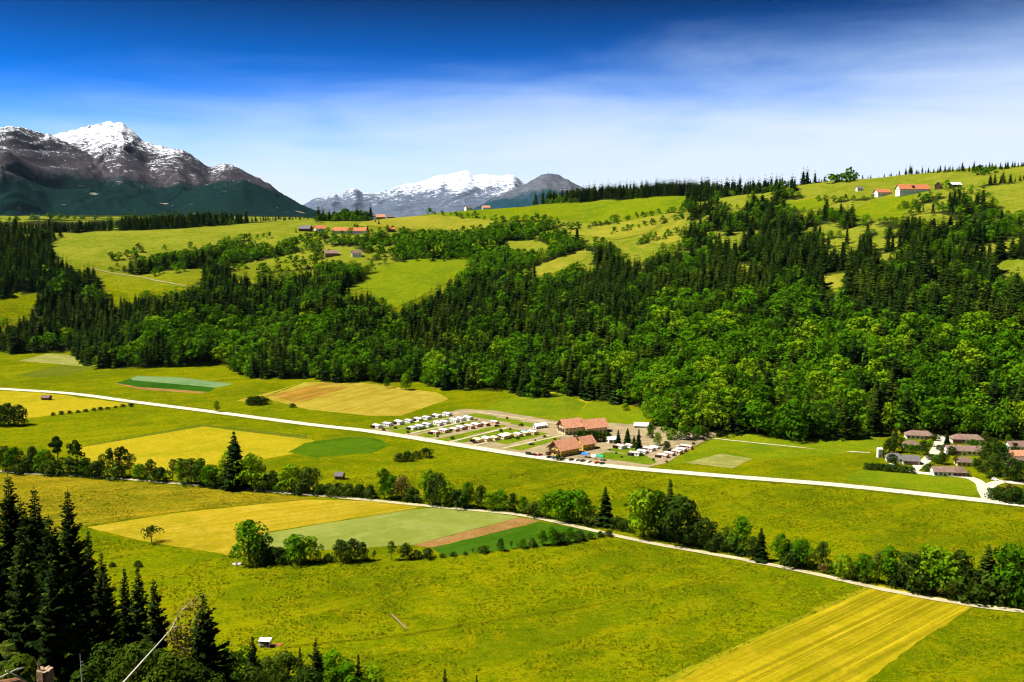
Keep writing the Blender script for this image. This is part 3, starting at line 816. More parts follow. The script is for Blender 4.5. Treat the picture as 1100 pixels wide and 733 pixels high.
SPR_ME = []; BRO_ME = []
for i in range(7):
    v, q, mi = combine((SPR_HI[i], 0), (trunk_shape(), 1)); me = mesh_np('spruce_tree', v, q, matidx=mi)
    me.materials.append(M['spruce']); me.materials.append(M['bark']); SPR_ME.append(me)
for i in range(8):
    v, q, mi = combine((BRO_HI[i], 0), (trunk_shape(.6, .018), 1)); me = mesh_np('broadleaf_tree', v, q, matidx=mi)
    me.materials.append(M['broad']); me.materials.append(M['bark']); BRO_ME.append(me)
def zone(a):
    return ('behind the left fields' if a < 330 else 'behind grain field and camp' if a < 690 else 'behind the meadow right of the camp' if a < 960 else 'behind the village houses')
for i in np.nonzero(pick)[0]:
    me = (SPR_ME if is_s[i] else BRO_ME)[RNG.integers(7)]
    nm = 'spruce_tree' if is_s[i] else 'broadleaf_tree'
    o = bpy.data.objects.new(nm, me); COL.objects.link(o)
    o.location = (x[i], y[i], z[i] - .3); o.rotation_euler = (0, 0, RNG.uniform(0, 6.28))
    wf = RNG.uniform(.95, 1.3) if is_s[i] else RNG.uniform(1.0, 1.45); o.scale = (ht[i] * wf, ht[i] * wf, ht[i])
    zn = zone(px[i])
    if is_s[i]: tag(o, 'dark spruce at the forest foot ' + zn, 'tree', 'spruces at the forest foot ' + zn)
    else: tag(o, 'leafy tree at the forest foot ' + zn, 'tree', 'leafy trees at the forest foot ' + zn)

# ------------------------------------------------------------------ trees and shrubs that stand in the open: thing > trunk, crown
PROTO = {}
def crown_mesh(kind, var):
    key = (kind, var)
    if key in PROTO: return PROTO[key]
    s = 300 + var * 7 + len(kind)
    if kind == 'spruce':
        c = mesh_np('crown', *spruce_shape(s, 30, 11, ragged=.32, narrow=.16)); t = mesh_np('trunk', *trunk_shape(.92, .014, 7)); mt = M['spruce']
    elif kind == 'cone':
        c = mesh_np('crown', *spruce_shape(s, 26, 11, ragged=.3, narrow=.24)); t = mesh_np('trunk', *trunk_shape(.92, .016, 7)); mt = M['spruce']
    elif kind == 'pine':                                            # bare stem, crown on top
        c = mesh_np('crown', *broad_shape(s, 7, 60, .032, wid=.17, z0=.42)); t = limbs_shape(s, .85, .013).mesh('trunk'); mt = M['spruce']
    elif kind == 'round':
        c = mesh_np('crown', *broad_shape(s, 15, 85, .036, wid=.40, z0=.05)); t = limbs_shape(s).mesh('trunk'); mt = M['broad']
    elif kind == 'dark':
        c = mesh_np('crown', *broad_shape(s, 15, 85, .036, wid=.40, z0=.04)); t = limbs_shape(s).mesh('trunk'); mt = M['hedge_leaf']
    elif kind == 'tall':
        c = mesh_np('crown', *broad_shape(s, 17, 75, .026, wid=.23, z0=.08)); t = limbs_shape(s, .8, .015).mesh('trunk'); mt = M['broad']
    elif kind == 'darktall':
        c = mesh_np('crown', *broad_shape(s, 17, 75, .027, wid=.24, z0=.08)); t = limbs_shape(s, .8, .015).mesh('trunk'); mt = M['hedge_leaf']
    elif kind == 'thin':
        c = mesh_np('crown', *broad_shape(s, 12, 40, .028, wid=.2, z0=.28)); t = limbs_shape(s, .85, .014).mesh('trunk'); mt = M['young']
    elif kind == 'umbrella':
        c = mesh_np('crown', *broad_shape(s, 9, 45, .045, wid=.48, z0=.42)); t = limbs_shape(s, .8, .03, lean=.05).mesh('trunk'); mt = M['hedge_leaf']
    elif kind == 'rust':
        c = mesh_np('crown', *broad_shape(s, 12, 60, .04, wid=.38, z0=.1)); t = limbs_shape(s).mesh('trunk'); mt = M['rust']
    elif kind == 'shrub':
        c = mesh_np('crown', *broad_shape(s, 9, 70, .07, wid=.62, z0=-.05, top=.95)); t = limbs_shape(s, .6, .03).mesh('trunk'); mt = M['hedge_leaf']
    elif kind == 'lightshrub':
        c = mesh_np('crown', *broad_shape(s, 9, 70, .065, wid=.58, z0=-.05, top=.95)); t = limbs_shape(s, .6, .03).mesh('trunk'); mt = M['young']
    c.materials.append(mt); t.materials.append(M['bark'])
    PROTO[key] = (c, t); return PROTO[key]
NAMES = {'spruce': 'spruce_tree', 'cone': 'spruce_tree', 'pine': 'pine_tree', 'round': 'broadleaf_tree', 'dark': 'broadleaf_tree', 'tall': 'broadleaf_tree', 'darktall': 'broadleaf_tree',
         'thin': 'young_tree', 'umbrella': 'lone_tree', 'rust': 'broadleaf_tree', 'shrub': 'shrub', 'lightshrub': 'shrub'}
LOOK = {'spruce': 'tall dark pointed spruce', 'cone': 'broad dark conifer', 'pine': 'thin stemmed pine', 'round': 'round leafy tree', 'dark': 'round dark leafy tree',
        'tall': 'slender leafy tree', 'darktall': 'slender dark leafy tree', 'thin': 'sparse young tree', 'umbrella': 'small umbrella shaped tree', 'rust': 'rusty brown leafy tree',
        'shrub': 'low dark shrub', 'lightshrub': 'low light shrub'}
ORD = ['', 'second', 'third', 'fourth', 'fifth', 'sixth', 'seventh', 'eighth', 'ninth', 'tenth', 'eleventh', 'twelfth', 'thirteenth', 'fourteenth', 'fifteenth', 'sixteenth',
       'seventeenth', 'eighteenth', 'nineteenth', 'twentieth', 'twenty-first', 'twenty-second', 'twenty-third', 'twenty-fourth', 'twenty-fifth', 'twenty-sixth', 'twenty-seventh', 'twenty-eighth']
STAND = []                                                           # (row name, look) counts for ordinals
def plant(kind, pxc, base, top, group, where, label=None, widen=1.0, var=None, order_in=None):
    p = P(pxc, base); h = (base - top) * mpp(p) * 1.04
    c, t = crown_mesh(kind, random.randrange(5) if var is None else var)
    e = empty(NAMES[kind], (p.x, p.y, p.z - .2), random.uniform(0, 6.28))
    wf = random.uniform(.92, 1.12) * widen
    e.scale = (h * wf, h * wf, h)
    link('crown', c, None, e); link('trunk', t, None, e)
    if label is None: STAND.append((e, kind, pxc, where))
    return tag(e, label, 'shrub' if 'shrub' in kind else 'tree', group)
def finish_labels():
    from collections import defaultdict
    d = defaultdict(list)
    for e, kind, pxc, where in STAND: d[(kind, where)].append((pxc, e))
    for (kind, where), l in d.items():
        l.sort(key=lambda q: q[0])
        for i, (_, e) in enumerate(l):
            s = LOOK[kind] + ' ' + where
            if len(l) > 1: s = ('leftmost ' if i == 0 else 'rightmost ' if i == len(l) - 1 else ORD[i] + ' ' if i < len(ORD) else '') + LOOK[kind] + (' from the left ' if 0 < i < len(l) - 1 else ' ') + where
            e['label'] = s
HEDGE_L = 'hedgerow trees along the gravel lane'
A = 'in the lane hedgerow left of the hut'
for k, c, b, t in [('dark',6,506,482),('round',16,507,483),('shrub',27,508,493),('darktall',36,508,481),('round',48,509,485),('pine',63,509,470),('shrub',56,510,494),('shrub',74,511,492),
    ('pine',82,511,474),('round',92,511,493),('shrub',104,513,496),('thin',112,513,488),('pine',119,513,482),('shrub',126,514,497),('pine',132,514,480),('thin',140,514,487),('round',150,516,499),('darktall',162,517,494),
    ('shrub',172,518,502),('thin',186,519,493),('tall',195,520,492),('dark',206,521,494),('tall',216,522,492),('round',226,523,500),('shrub',236,523,505),
    ('spruce',253,525,464),('tall',246,524,484),('round',270,526,488),('shrub',286,527,510),('darktall',294,528,505),('round',313,529,499),('dark',332,530,502),('lightshrub',303,529,515),('shrub',322,530,514)]:
    plant(k, c, b, t, HEDGE_L, A, widen=1.25 if k == 'spruce' else 1)
B = 'between the hut and the big double tree'
for k, c, b, t in [('shrub',344,531,520),('shrub',354,532,519),('lightshrub',363,533,518),('shrub',374,533,519),('shrub',386,534,520),('shrub',398,535,521),('tall',413,536,502),('round',420,536,510),('rust',432,537,511),('shrub',442,539,522),
    ('tall',461,542,502),('dark',468,542,508),('round',480,543,517),('shrub',491,545,525),('tall',503,546,516),('darktall',517,547,520),('round',526,548,528),('round',538,548,526),('darktall',551,551,529),
    ('tall',562,552,532),('lightshrub',574,555,538),('tall',586,557,529),('round',600,559,525),('tall',610,560,524),('round',621,562,526),('lightshrub',633,564,548),('cone',650,565,521),('shrub',663,568,554),('lightshrub',672,571,556)]:
    plant(k, c, b, t, HEDGE_L, B)
C = 'in the hedgerow right of the double tree'
for k, c, b, t in [('round',691,577,524),('tall',706,578,524),('spruce',719,575,513),('dark',731,583,532),('darktall',722,582,545),('lightshrub',744,586,566),('dark',757,588,556),('shrub',770,591,572),('thin',780,591,564),('shrub',788,594,574),
    ('tall',795,595,553),('cone',817,603,566),('darktall',808,602,575),('tall',839,607,572),('shrub',850,608,584),('round',861,610,580),('darktall',883,612,581),('rust',884,616,605),('lightshrub',896,617,603),
    ('round',907,621,595),('lightshrub',919,623,604),('round',931,625,597),('thin',944,626,592),('tall',955,628,587),('shrub',965,630,606),('dark',979,634,597),('round',1005,637,590),('dark',1003,632,592),('shrub',992,637,614),
    ('darktall',1030,640,594),('rust',1018,641,610),('round',1014,640,602),('lightshrub',1044,644,612),('cone',1059,644,587),('round',1088,649,592),('shrub',1072,647,614),('tall',1102,650,598),('round',1120,655,600)]:
    plant(k, c, b, t, HEDGE_L, C)
G4 = 'trees and shrubs edging the near meadow'
D_ = 'on the bank edging the near meadow'
for k, c, b, t in [('round',268,604,559),('dark',277,604,575),('shrub',291,604,588),('round',316,605,574),('round',333,604,576),('shrub',301,605,587),('dark',366,603,579),('dark',378,603,579),('darktall',390,603,581),('thin',402,602,590),('thin',421,602,580),
    ('dark',436,601,583),('shrub',447,600,590),('shrub',459,600,588),('shrub',475,599,594),('shrub',487,597.5,592),('shrub',500,596,592),('thin',508,595,588),('shrub',520,594,585),('darktall',538,592,577),('thin',549,590,580),('round',560,589,577),('shrub',572,587,578),
    ('tall',583,586,568),('tall',593,586,564),('shrub',602,584,571),('tall',611,583,565),('shrub',622,581,569),('shrub',634,579,571),('shrub',645,577,570),('shrub',654,576,569),('shrub',352,604,594)]:
    plant(k, c, b, t, G4, D_)
plant('umbrella', 163, 583, 566, None, None, 'small lone umbrella shaped tree on the golden field edge', var=1)
plant('tall', 233, 443, 430, None, None, 'small lone leafy tree standing beside the country road')
for i, (c, b, t) in enumerate([(270,435,426),(277,435,425),(284,434.5,427)]):
    plant('shrub', c, b, t, 'dark shrubs beside the grain field', 'beside the grain field', widen=1.2)
plant('shrub', 314, 438, 433, None, None, 'tiny lone shrub in the meadow below the grain field')
for c, b, t in [(429,496,486),(438,495.5,484),(447,493,484),(458,491.5,480.5)]:
    plant('shrub', c, b, t, 'four dark shrubs in the meadow below the road', 'in the meadow below the camp site', widen=.85)
for c, b, t in [(0,457,438),(9,458,436),(20,457,437),(-10,457,436)]:
    plant('dark', c, b, t, 'dark round trees on the left edge', 'beside the flower meadow at the left edge')
for c, b, t in [(57,446.5,443),(66,445.6,441.5),(75,444.4,441),(84,443.5,440.5),(92,442.6,439.5),(101,441.6,438),(108,440.6,437),(116,440,437),(124,438.6,436),(132,437.6,434),(141,437,433)]:
    plant('shrub', c, b, t, 'low shrubs on the flower meadow border', 'on the lower border of the flower meadow', widen=1.1)
plant('tall', 416, 417, 404, None, None, 'slim leafy tree by the wood above the grain field')
plant('round', 436, 419, 402, None, None, 'round leafy tree by the wood above the grain field')
plant('round', 852, 473, 430, None, None, 'large bright leafy tree jutting from the wood into the bright meadow', widen=1.15)
plant('round', 838, 473, 445, None, None, 'smaller leafy tree left of the large bright tree at the wood edge', widen=1.1)
plant('round', 672, 443, 433, None, None, 'round shrubby tree alone on the bright meadow slope')
for k, c, b, t in [('shrub',121,609,604),('shrub',148,609,602)]:
    plant(k, c, b, t, 'shrubs on the near meadow bank', 'on the bank above the near meadow')
# camp and village trees
for c, b in [(412,463),(425,461),(438,466),(452,462),(470,470),(486,472),(497,456),(512,452),(524,458),(538,464),(548,462),(556,472),(575,474),(585,470),(596,473),(560,458),(545,450),(600,458),(668,492),(690,490),(702,495),(716,497),(728,488),(745,478),(655,484),(662,488)]:
    plant(random.choice(('shrub', 'lightshrub', 'lightshrub')), c, b, b - random.uniform(2.2, 3.8), 'small shrubs dotted over the camp ground', 'dotted over the camp ground')
CT = 'trees around the camp site'
for k, c, b, t in [('cone',664,480,461),('cone',674,477,459),('spruce',686,483,460),('cone',681,481,467),('dark',716,486,474),('tall',698,472,455),('thin',701,468,452),('round',722,475,460),('round',735,474,457),('tall',706,480,464),('round',748,473,458),('dark',757,471,459),('shrub',600,495,488)]:
    plant(k, c, b, t, CT, 'among the camp buildings')
for c in (623,628,633,638,643,648,653):
    plant('shrub', c, 475 - abs(c - 640) * .05, 461 + abs(c - 630) * .1, 'tall clipped shrubs between the red roofed camp buildings', 'in the tall dark screen between the camp buildings', widen=.62)
VT = 'trees in the village'
for k, c, b, t in [('darktall',961,486,465),('dark',955,487,472),('round',972,486,477),('round',980,487,478),('dark',992,489,474),('dark',958,500,488),('cone',1017,480,464),('shrub',1004,474,467),('dark',1013,499,487),('round',1006,498,489),('thin',1026,500,489),
    ('darktall',1057,500,475),('tall',1062,496,476),('darktall',1072,508,477),('dark',1067,511,490),('round',1078,496,480),('dark',1085,516,494),('dark',1095,518,497),('shrub',1050,500,493),('shrub',1041,486,479),('shrub',998,507,498),('rust',1025,511,503),('dark',1068,480,471),('shrub',1038,512,506),('shrub',985,484,478),('round',999,480,472),('dark',1022,489,480),('shrub',1010,484,478),('round',1046,484,473),('dark',1058,474,464),('tall',1047,503,492),('round',1075,488,476),('shrub',1055,508,500),('dark',968,479,470),('shrub',1000,495,488),('round',1092,508,497),('tall',1083,480,468),('shrub',950,490,484),('lightshrub',1063,514,507),('dark',1090,490,480)]:
    plant(k, c, b, t, VT, 'among the village houses')
for c in range(931, 984, 6):
    plant('shrub', c, 504.5 + (c - 931) * .085, 496.5 + (c - 931) * .09, 'clipped dark hedge shrubs before the village', 'in the dark hedge before the village', widen=.8)
for k, c, b, t in [('shrub',1068,536,525),('shrub',1075,538,524),('rust',1083,538,521),('shrub',1090,540,524),('shrub',1098,541,526),('round',1108,543,524)]:
    plant(k, c, b, t, 'shrubs right of the road junction', 'right of the road junction')
finish_labels()

# ------------------------------------------------------------------ taller grass standing in the near meadows
CROPS = [[(92,566),(200,550),(330,537),(400,538),(458,543),(559,556),(655,575),(600,586),(478,599),(288,593),(250,598),(150,582)], [(700,745),(820,683),(945,628),(1047,650),(985,690),(915,745)]]
n_ = 60000
gr_ = np.sqrt(RNG.uniform(345 ** 2, 660 ** 2, n_)); ga_ = RNG.uniform(R(-29), R(29), n_)
gx_, gy_ = gr_ * np.sin(ga_), gr_ * np.cos(ga_)
gp_, gq_ = project(gx_, gy_, np.zeros(n_))
lane_q = np.interp(gp_, [-60,0,100,200,300,400,470,560,640,700,800,880,950,1040,1100,1200], [504,507,512.5,520.5,529.5,538,545,554,571,584,602,618,634,650,657.5,670])
ok_ = (zt(gx_, gy_) < .5) & (np.abs(gq_ - lane_q) > 3.5) & (fbm(gx_ / 14, gy_ / 14, 3, 61) > .47)
for c_ in CROPS: ok_ &= ~inpoly(gp_, gq_, c_)
gx_, gy_ = gx_[ok_], gy_[ok_]
Vg = []; Qg = []; Tg = []
for i in range(len(gx_)):
    t_ = RNG.random(); hh = RNG.uniform(.18, .5)
    for k in range(3):
        a = RNG.uniform(0, 6.28); c_, s_ = math.cos(a), math.sin(a); w_ = RNG.uniform(.12, .3)
        ox, oy = gx_[i] + RNG.normal(0, .2), gy_[i] + RNG.normal(0, .2); lx, ly = RNG.normal(0, .14, 2)
        n = len(Vg); Vg += [(ox - c_ * w_, oy - s_ * w_, 0), (ox + c_ * w_, oy + s_ * w_, 0), (ox + c_ * w_ * .8 + lx, oy + s_ * w_ * .8 + ly, hh), (ox - c_ * w_ * .7 + lx, oy - s_ * w_ * .7 + ly, hh * .8)]
        Qg.append((n, n + 1, n + 2, n + 3)); Tg.append(t_)
tag(link('grass', mesh_np('grass', np.array(Vg), np.array(Qg), face_attr=Tg), leaf_mat('meadow_grass_blades', (.05, .085, .001), (.09, .11, .001), (.17, .15, .002), attr='tint', trans=.25, tscale=.1)),
    'tufts of taller yellow green grass in the near meadows', 'grass', kind='stuff')

# ------------------------------------------------------------------ foreground slope: near spruces, brush, stump and dead wood
def near_spruce(seed, Hm, wid, dens=1.0, bare=.0):
    """A spruce seen close: drooping boughs at every height, each carrying hanging sprays."""
    rg = np.random.default_rng(seed); V = []; Q = []; mi = []
    nb = int(Hm * 19 * dens)
    for b_ in range(nb):
        u = 1 - (1 - min(.985, max(.02, (b_ + rg.random()) / nb))) ** .85
        z = Hm * u
        base = wid * ((1 - u) ** .86) * (1.0 if u > .2 else .85 + .75 * u)
        l = max(.1, base * (rg.uniform(.5, 1.0) if rg.random() < .75 else rg.uniform(.95, 1.25)))
        a = b_ * 2.39996 + rg.normal(0, .5)
        dx, dy = math.cos(a), math.sin(a); sx, sy = -dy, dx
        rise = .05 + .75 * u ** 2; sag = .75 - .7 * u + rg.normal(0, .1)
        n_t = max(2, int(l / .2))
        lit_bough = rg.random() < .16  # some boughs get the colour painted as sunlit tips
        for j in range(n_t):
            f = (j + .7) / n_t
            bz = z + l * (rise * f - sag * f * f + .2 * f ** 4)
            bx, by = dx * l * f, dy * l * f
            tl = (.26 + .11 * l) * min(1, .3 + l) * (1.15 - .65 * f) * rg.uniform(.6, 1.4)
            for sd in (1, -1):
                fw = .5 + .4 * rg.random(); hang = -.3 - .75 * rg.random() * (1 - u)
                ex = bx + (sx * sd + dx * fw) * tl; ey = by + (sy * sd + dy * fw) * tl; ez = bz + hang * tl
                wd = (.05 + .07 * rg.random()) * min(1, .4 + l)
                n = len(V)
                V += [(bx - dx * wd, by - dy * wd, bz + .03), (bx + (sx * sd * .5 + dx * 1.1) * tl * .6 + dx * wd, by + (sy * sd * .5 + dy * 1.1) * tl * .6 + dy * wd, bz + hang * tl * .3),
                      (ex, ey, ez), (bx + sx * sd * tl * .75 - dx * wd, by + sy * sd * tl * .75 - dy * wd, bz + hang * tl * .9 - wd)]
                Q.append((n, n + 1, n + 2, n + 3)); mi.append(1 if (lit_bough and f > .4) or (f > .8 and rg.random() < .2) else 0)
    return np.array(V), np.array(Q), mi
NEAR = 0
def fore_tree(pxc, top, r_, wid, seed, label, yellow_top=False):
    dx, dy, dz = ray(pxc, top); hl = math.hypot(dx, dy)
    X, Y = r_ * dx / hl, r_ * dy / hl; ztop = CAMZ + r_ * dz / hl
    g = float(zt(X, Y)) - .3; Hm = ztop - g
    e = empty('spruce_tree', (X, Y, g), random.uniform(0, 6.28), label, 'tree', 'near spruces on the foreground slope')
    v, q, mi = near_spruce(seed, Hm, wid)
    me = mesh_np('crown', v, q, matidx=mi); link('crown', me, [M['fore_spruce'], M['fore_tip']], e)
    mb = MB(); rt = .012 * Hm + .05
    mb.tube([(0, 0, -.5), (0, 0, Hm * .3), (.03, .02, Hm * .7), (0, 0, Hm)], [rt * 1.2, rt, rt * .5, .015], 9); mb.build('trunk', M['bark'], e)
    mb = MB()
    for i in range(26):
        a = random.uniform(0, 6.28); zz = Hm * random.uniform(.06, .5); l = wid * random.uniform(.3, .75)
        mb.tube([(0, 0, zz), (math.cos(a) * l * .6, math.sin(a) * l * .6, zz - .1 * l), (math.cos(a) * l, math.sin(a) * l, zz - .35 * l)], [.035, .02, .006], 4)
    mb.build('dead_branch', M['deadwood'], e)
    return e, Hm
fore_tree(72, 522, 108, 5.2, 1, 'tallest near spruce with a sharp free standing top, right of the dark mass')
fore_tree(36, 520, 100, 5.6, 2, 'near spruce second from the left edge, its top just below the meadow road')
fore_tree(8, 507, 112, 6.2, 3, 'broad near spruce cut by the left edge')
fore_tree(-22, 500, 106, 5.4, 4, 'near spruce mostly outside the left edge')
fore_tree(22, 560, 78, 4.2, 5, 'near spruce in front of the dark mass at the left edge')
fore_tree(55, 590, 72, 3.6, 12, 'shorter near spruce before the tallest one, above the stump')
fore_tree(22, 534, 118, 5.8, 21, 'near spruce in the dark mass between the two leftmost tops')
fore_tree(108, 590, 112, 4.0, 22, 'near spruce at the right rim of the dark mass')
fore_tree(52, 552, 92, 5.4, 19, 'near spruce filling the gap left of the tallest one')
fore_tree(112, 612, 98, 3.2, 20, 'low near spruce at the right foot of the dark mass')
fore_tree(94, 566, 118, 4.2, 6, 'near spruce close on the right of the tallest one')
fore_tree(133, 607, 104, 2.7, 7, 'narrow small spruce, left one of the three right of the dark mass')
fore_tree(148, 606, 98, 3.3, 8, 'middle one of the three small spruces right of the dark mass')
fore_tree(165, 621, 96, 3.4, 9, 'right one of the three small spruces right of the dark mass')
fore_tree(217, 636, 92, 4.1, 10, 'dark conical spruce with a yellowish top beside the dead leaning trunk')
fore_tree(200, 672, 84, 2.4, 14, 'low spruce at the foot of the conical spruce with yellowish top')
fore_tree(322, 694, 128, 1.7, 11, 'slim young spruce at the bottom edge, left of a ragged one')
fore_tree(339, 685, 124, 2.6, 13, 'ragged young spruce at the bottom edge with tiered branches')
fore_tree(385, 702, 128, 1.9, 15, 'small dark spruce tip beside the leafy brush at the bottom edge')
fore_tree(271, 682, 118, 2.6, 16, 'small spruce left of the white trailer at the bottom edge')
fore_tree(478, 718, 138, 1.5, 17, 'lone spruce tip poking over the bottom edge')
fore_tree(512, 725, 140, 1.0, 18, 'tiniest spruce tip on the bottom edge, right of the lone one')

def brush(pxc, top, r_, wm, seed, mat, label, kind='leafy_bush', leaf=.16, hmul=1.0):
    dx, dy, dz = ray(pxc, top); hl = math.hypot(dx, dy)
    X, Y = r_ * dx / hl, r_ * dy / hl; ztop = CAMZ + r_ * dz / hl
    g = float(zt(X, Y)) - .3; Hm = max(2.5, ztop - g)
    e = empty(kind, (X, Y, g), random.uniform(0, 6.28), label, 'bush', 'leafy brush on the foreground slope')
    v, q = broad_shape(seed, 16, 210, leaf / Hm, wid=wm / Hm, z0=.05)
    v = v * Hm
    link('crown', mesh_np('crown', v, q), mat, e)
    mb = limbs_shape(seed, .75, .012, limbs=7); me = mb.mesh('trunk'); me.transform(Matrix.Scale(Hm, 4)); link('trunk', me, M['bark'], e)
for a in [(122,655,100,2.6,1,'young','light leafy bush between the tallest spruce and the three small spruces'), (112,690,84,2.6,2,'hedge_leaf','leafy bush under the tallest near spruce'),
          (150,690,80,2.8,3,'young','olive leafy bush under the dead leaning trunk'), (182,700,78,2.6,4,'young','leafy bush below the withered yellow needles'),
          (206,712,80,2.6,5,'hedge_leaf','low leafy bush left of the conical spruce foot'), (246,700,104,3.2,6,'hedge_leaf','leafy bush right of the conical spruce'),
          (262,690,126,2.4,7,'broad','round leafy bush left of the white trailer'), (288,704,122,2.8,8,'young','light leafy bush below the white trailer'),
          (305,700,126,2.6,9,'hedge_leaf','leafy bush between the trailer and the slim young spruce'), (357,700,128,2.8,10,'broad','fresh green bush right of the ragged young spruce'),
          (372,712,124,2.4,11,'broad','low green bush before the small dark spruce tip'), (330,716,118,2.6,12,'hedge_leaf','light bush at the foot of the ragged young spruce'),
          (398,716,128,2.2,13,'broad','last low bush at the right end of the bottom brush'), (230,716,96,2.6,14,'hedge_leaf','low bush before the conical spruce'),
          (270,718,112,2.6,15,'young','low light bush on the bottom edge below the trailer'), (90,716,66,1.8,16,'hedge_leaf','low leafy bush right of the stump'), (20,700,58,1.8,17,'young','low leafy bush behind the stump at the left')]:
    brush(a[0], a[1], a[2], a[3], 500 + a[4], M[a[5]], a[6])

def at_r(pxc, pyc, r_):
    dx, dy, dz = ray(pxc, pyc); hl = math.hypot(dx, dy)
    return Vector((r_ * dx / hl, r_ * dy / hl, CAMZ + r_ * dz / hl))
# stump
p = at_r(48, 719, 30); g = float(zt(p.x, p.y)) - .2
e = empty('tree_stump', (p.x, p.y, g), 0, 'jagged pale brown tree stump in the bottom left corner', 'stump')
h_ = p.z - g; mb = MB(); vs = []; fs = []; n = 22
M['stumpwood'] = plain('reddish_cut_wood', (.22, .125, .08), .95, .7, 14)
for i, zz in enumerate((0, h_ * .3, h_ * .7, h_)):
    for k in range(n):
        a = 2 * math.pi * k / n; rr_ = (.25 - .04 * zz / h_) * (1 + .07 * math.sin(5 * a + 1) + random.uniform(-.05, .05)) * (1.25 if i == 0 else 1)
        vs.append((rr_ * math.cos(a), rr_ * math.sin(a), zz + (random.uniform(-.04, .03) if i == 3 else 0)))
for i in range(3):
    for k in range(n): fs.append((i * n + k, i * n + (k + 1) % n, (i + 1) * n + (k + 1) % n, (i + 1) * n + k))
mb.add(vs, fs); mb.build('bark_wall', M['stumpwood'], e)
mb = MB(); mb.add([v for v in vs[3 * n:]] + [(0, 0, h_ - .06)], [(k, (k + 1) % n, n) for k in range(n)]); mb.build('cut_face', plain('weathered_cut_face', (.3, .21, .14), 1, .4, 12), e)
mb = MB(); mb.tube([(-.15, .02, h_ - .2), (-.17, .0, h_ + .14), (-.16, 0, h_ + .32)], [.05, .03, .006], 6); mb.build('splinter', M['stumpwood'], e)
# fallen log at the left edge
a = at_r(-8, 741, 29); b = at_r(26, 733, 30)
mb = MB(); e = empty('fallen_log', a, 0, 'orange brown fallen log with bleached twigs in the bottom left corner', 'log')
d = b - a
mb.tube([Vector((0, 0, -.1)) - d * .6, Vector((0, 0, 0)), d * .7, d * 1.15 + Vector((0, 0, -.25))], [.24, .22, .18, .13], 14); mb.build('trunk', plain('orange_barkless_wood', (.24, .11, .045), .95, .65, 9), e)
mb = MB()
for k, (q1, q2) in enumerate((((0, 728), (24, 718)), ((6, 721), (30, 733)), ((12, 722), (26, 717)))):
    mb.tube([at_r(*q1, 28.6) - a, at_r((q1[0] + q2[0]) / 2, (q1[1] + q2[1]) / 2 - 1, 28.7) - a, at_r(*q2, 28.9) - a], [.022, .018, .006], 6)
mb.build('twig', M['deadwood'], e)
# dead sapling
p = at_r(86, 703, 52); g = float(zt(p.x, p.y)) - .2; h_ = p.z - g
e = empty('dead_sapling', (p.x, p.y, g), 0, 'thin bleached dead sapling right of the stump', 'dead tree')
mb = MB(); mb.tube([(0, 0, 0), (.05, 0, h_ * .5), (0, 0, h_)], [.085, .06, .012], 7); mb.build('trunk', M['deadwood'], e)
mb = MB()
for i in range(10):
    aa = random.uniform(0, 6.28); zz = h_ * random.uniform(.3, .95); l = random.uniform(.2, .6)
    mb.tube([(0, 0, zz), (math.cos(aa) * l * .6, math.sin(aa) * l * .6, zz + .03), (math.cos(aa) * l, math.sin(aa) * l, zz - .1)], [.012, .008, .003], 4)
mb.build('branch', M['deadwood'], e)
# leaning dead trunk with withered needles
top = at_r(184, 676, 56); bx = at_r(45, 812, 47); bx.z = float(zt(bx.x, bx.y))
e = empty('leaning_dead_tree', bx, 0, 'bleached bare dead trunk leaning up to the right with withered yellow needles', 'dead tree')
d = top - bx; mb = MB()
mid = d * .55 + Vector((0, 0, -.12))
mb.tube([Vector((0, 0, 0)), mid, d], [.07, .055, .03], 8); mb.build('trunk', M['deadwood'], e)
mb = MB(); ends = []
for q1, q2, q3 in (((184,676),(192,660),(206,645)), ((184,676),(190,690),(197,700)), ((186,674),(200,672),(209,664)), ((187,676),(188,694),(205,699)), ((196,655),(205,652),(213,640)), ((185,676),(192,683),(206,686))):
    A_, B_, C_ = [at_r(*q, 56 + random.uniform(-.6, .6)) - bx for q in (q1, q2, q3)]
    A_ = at_r(*q1, 56) - bx
    mb.tube([A_, B_, C_], [.045, .03, .01], 6); ends += [(A_, B_), (B_, C_)]
mb.build('branch', M['deadwood'], e)
V = []; Q = []
for c1, c2 in ends:
    for k in range(64):
        t = random.random(); q = c1.lerp(c2, t) + Vector((random.gauss(0, .22), random.gauss(0, .22), random.gauss(-.08, .2)))
        aa = Vector((random.gauss(0, 1), random.gauss(0, 1), random.gauss(-.4, .6))).normalized() * random.uniform(.04, .12); bb = aa.orthogonal() * .5
        n = len(V); V += [q - aa, q + bb, q + aa, q - bb]; Q.append((n, n + 1, n + 2, n + 3))
link('needles', mesh_np('needles', np.array([tuple(v) for v in V]), np.array(Q)), M['dead_leaf'], e)

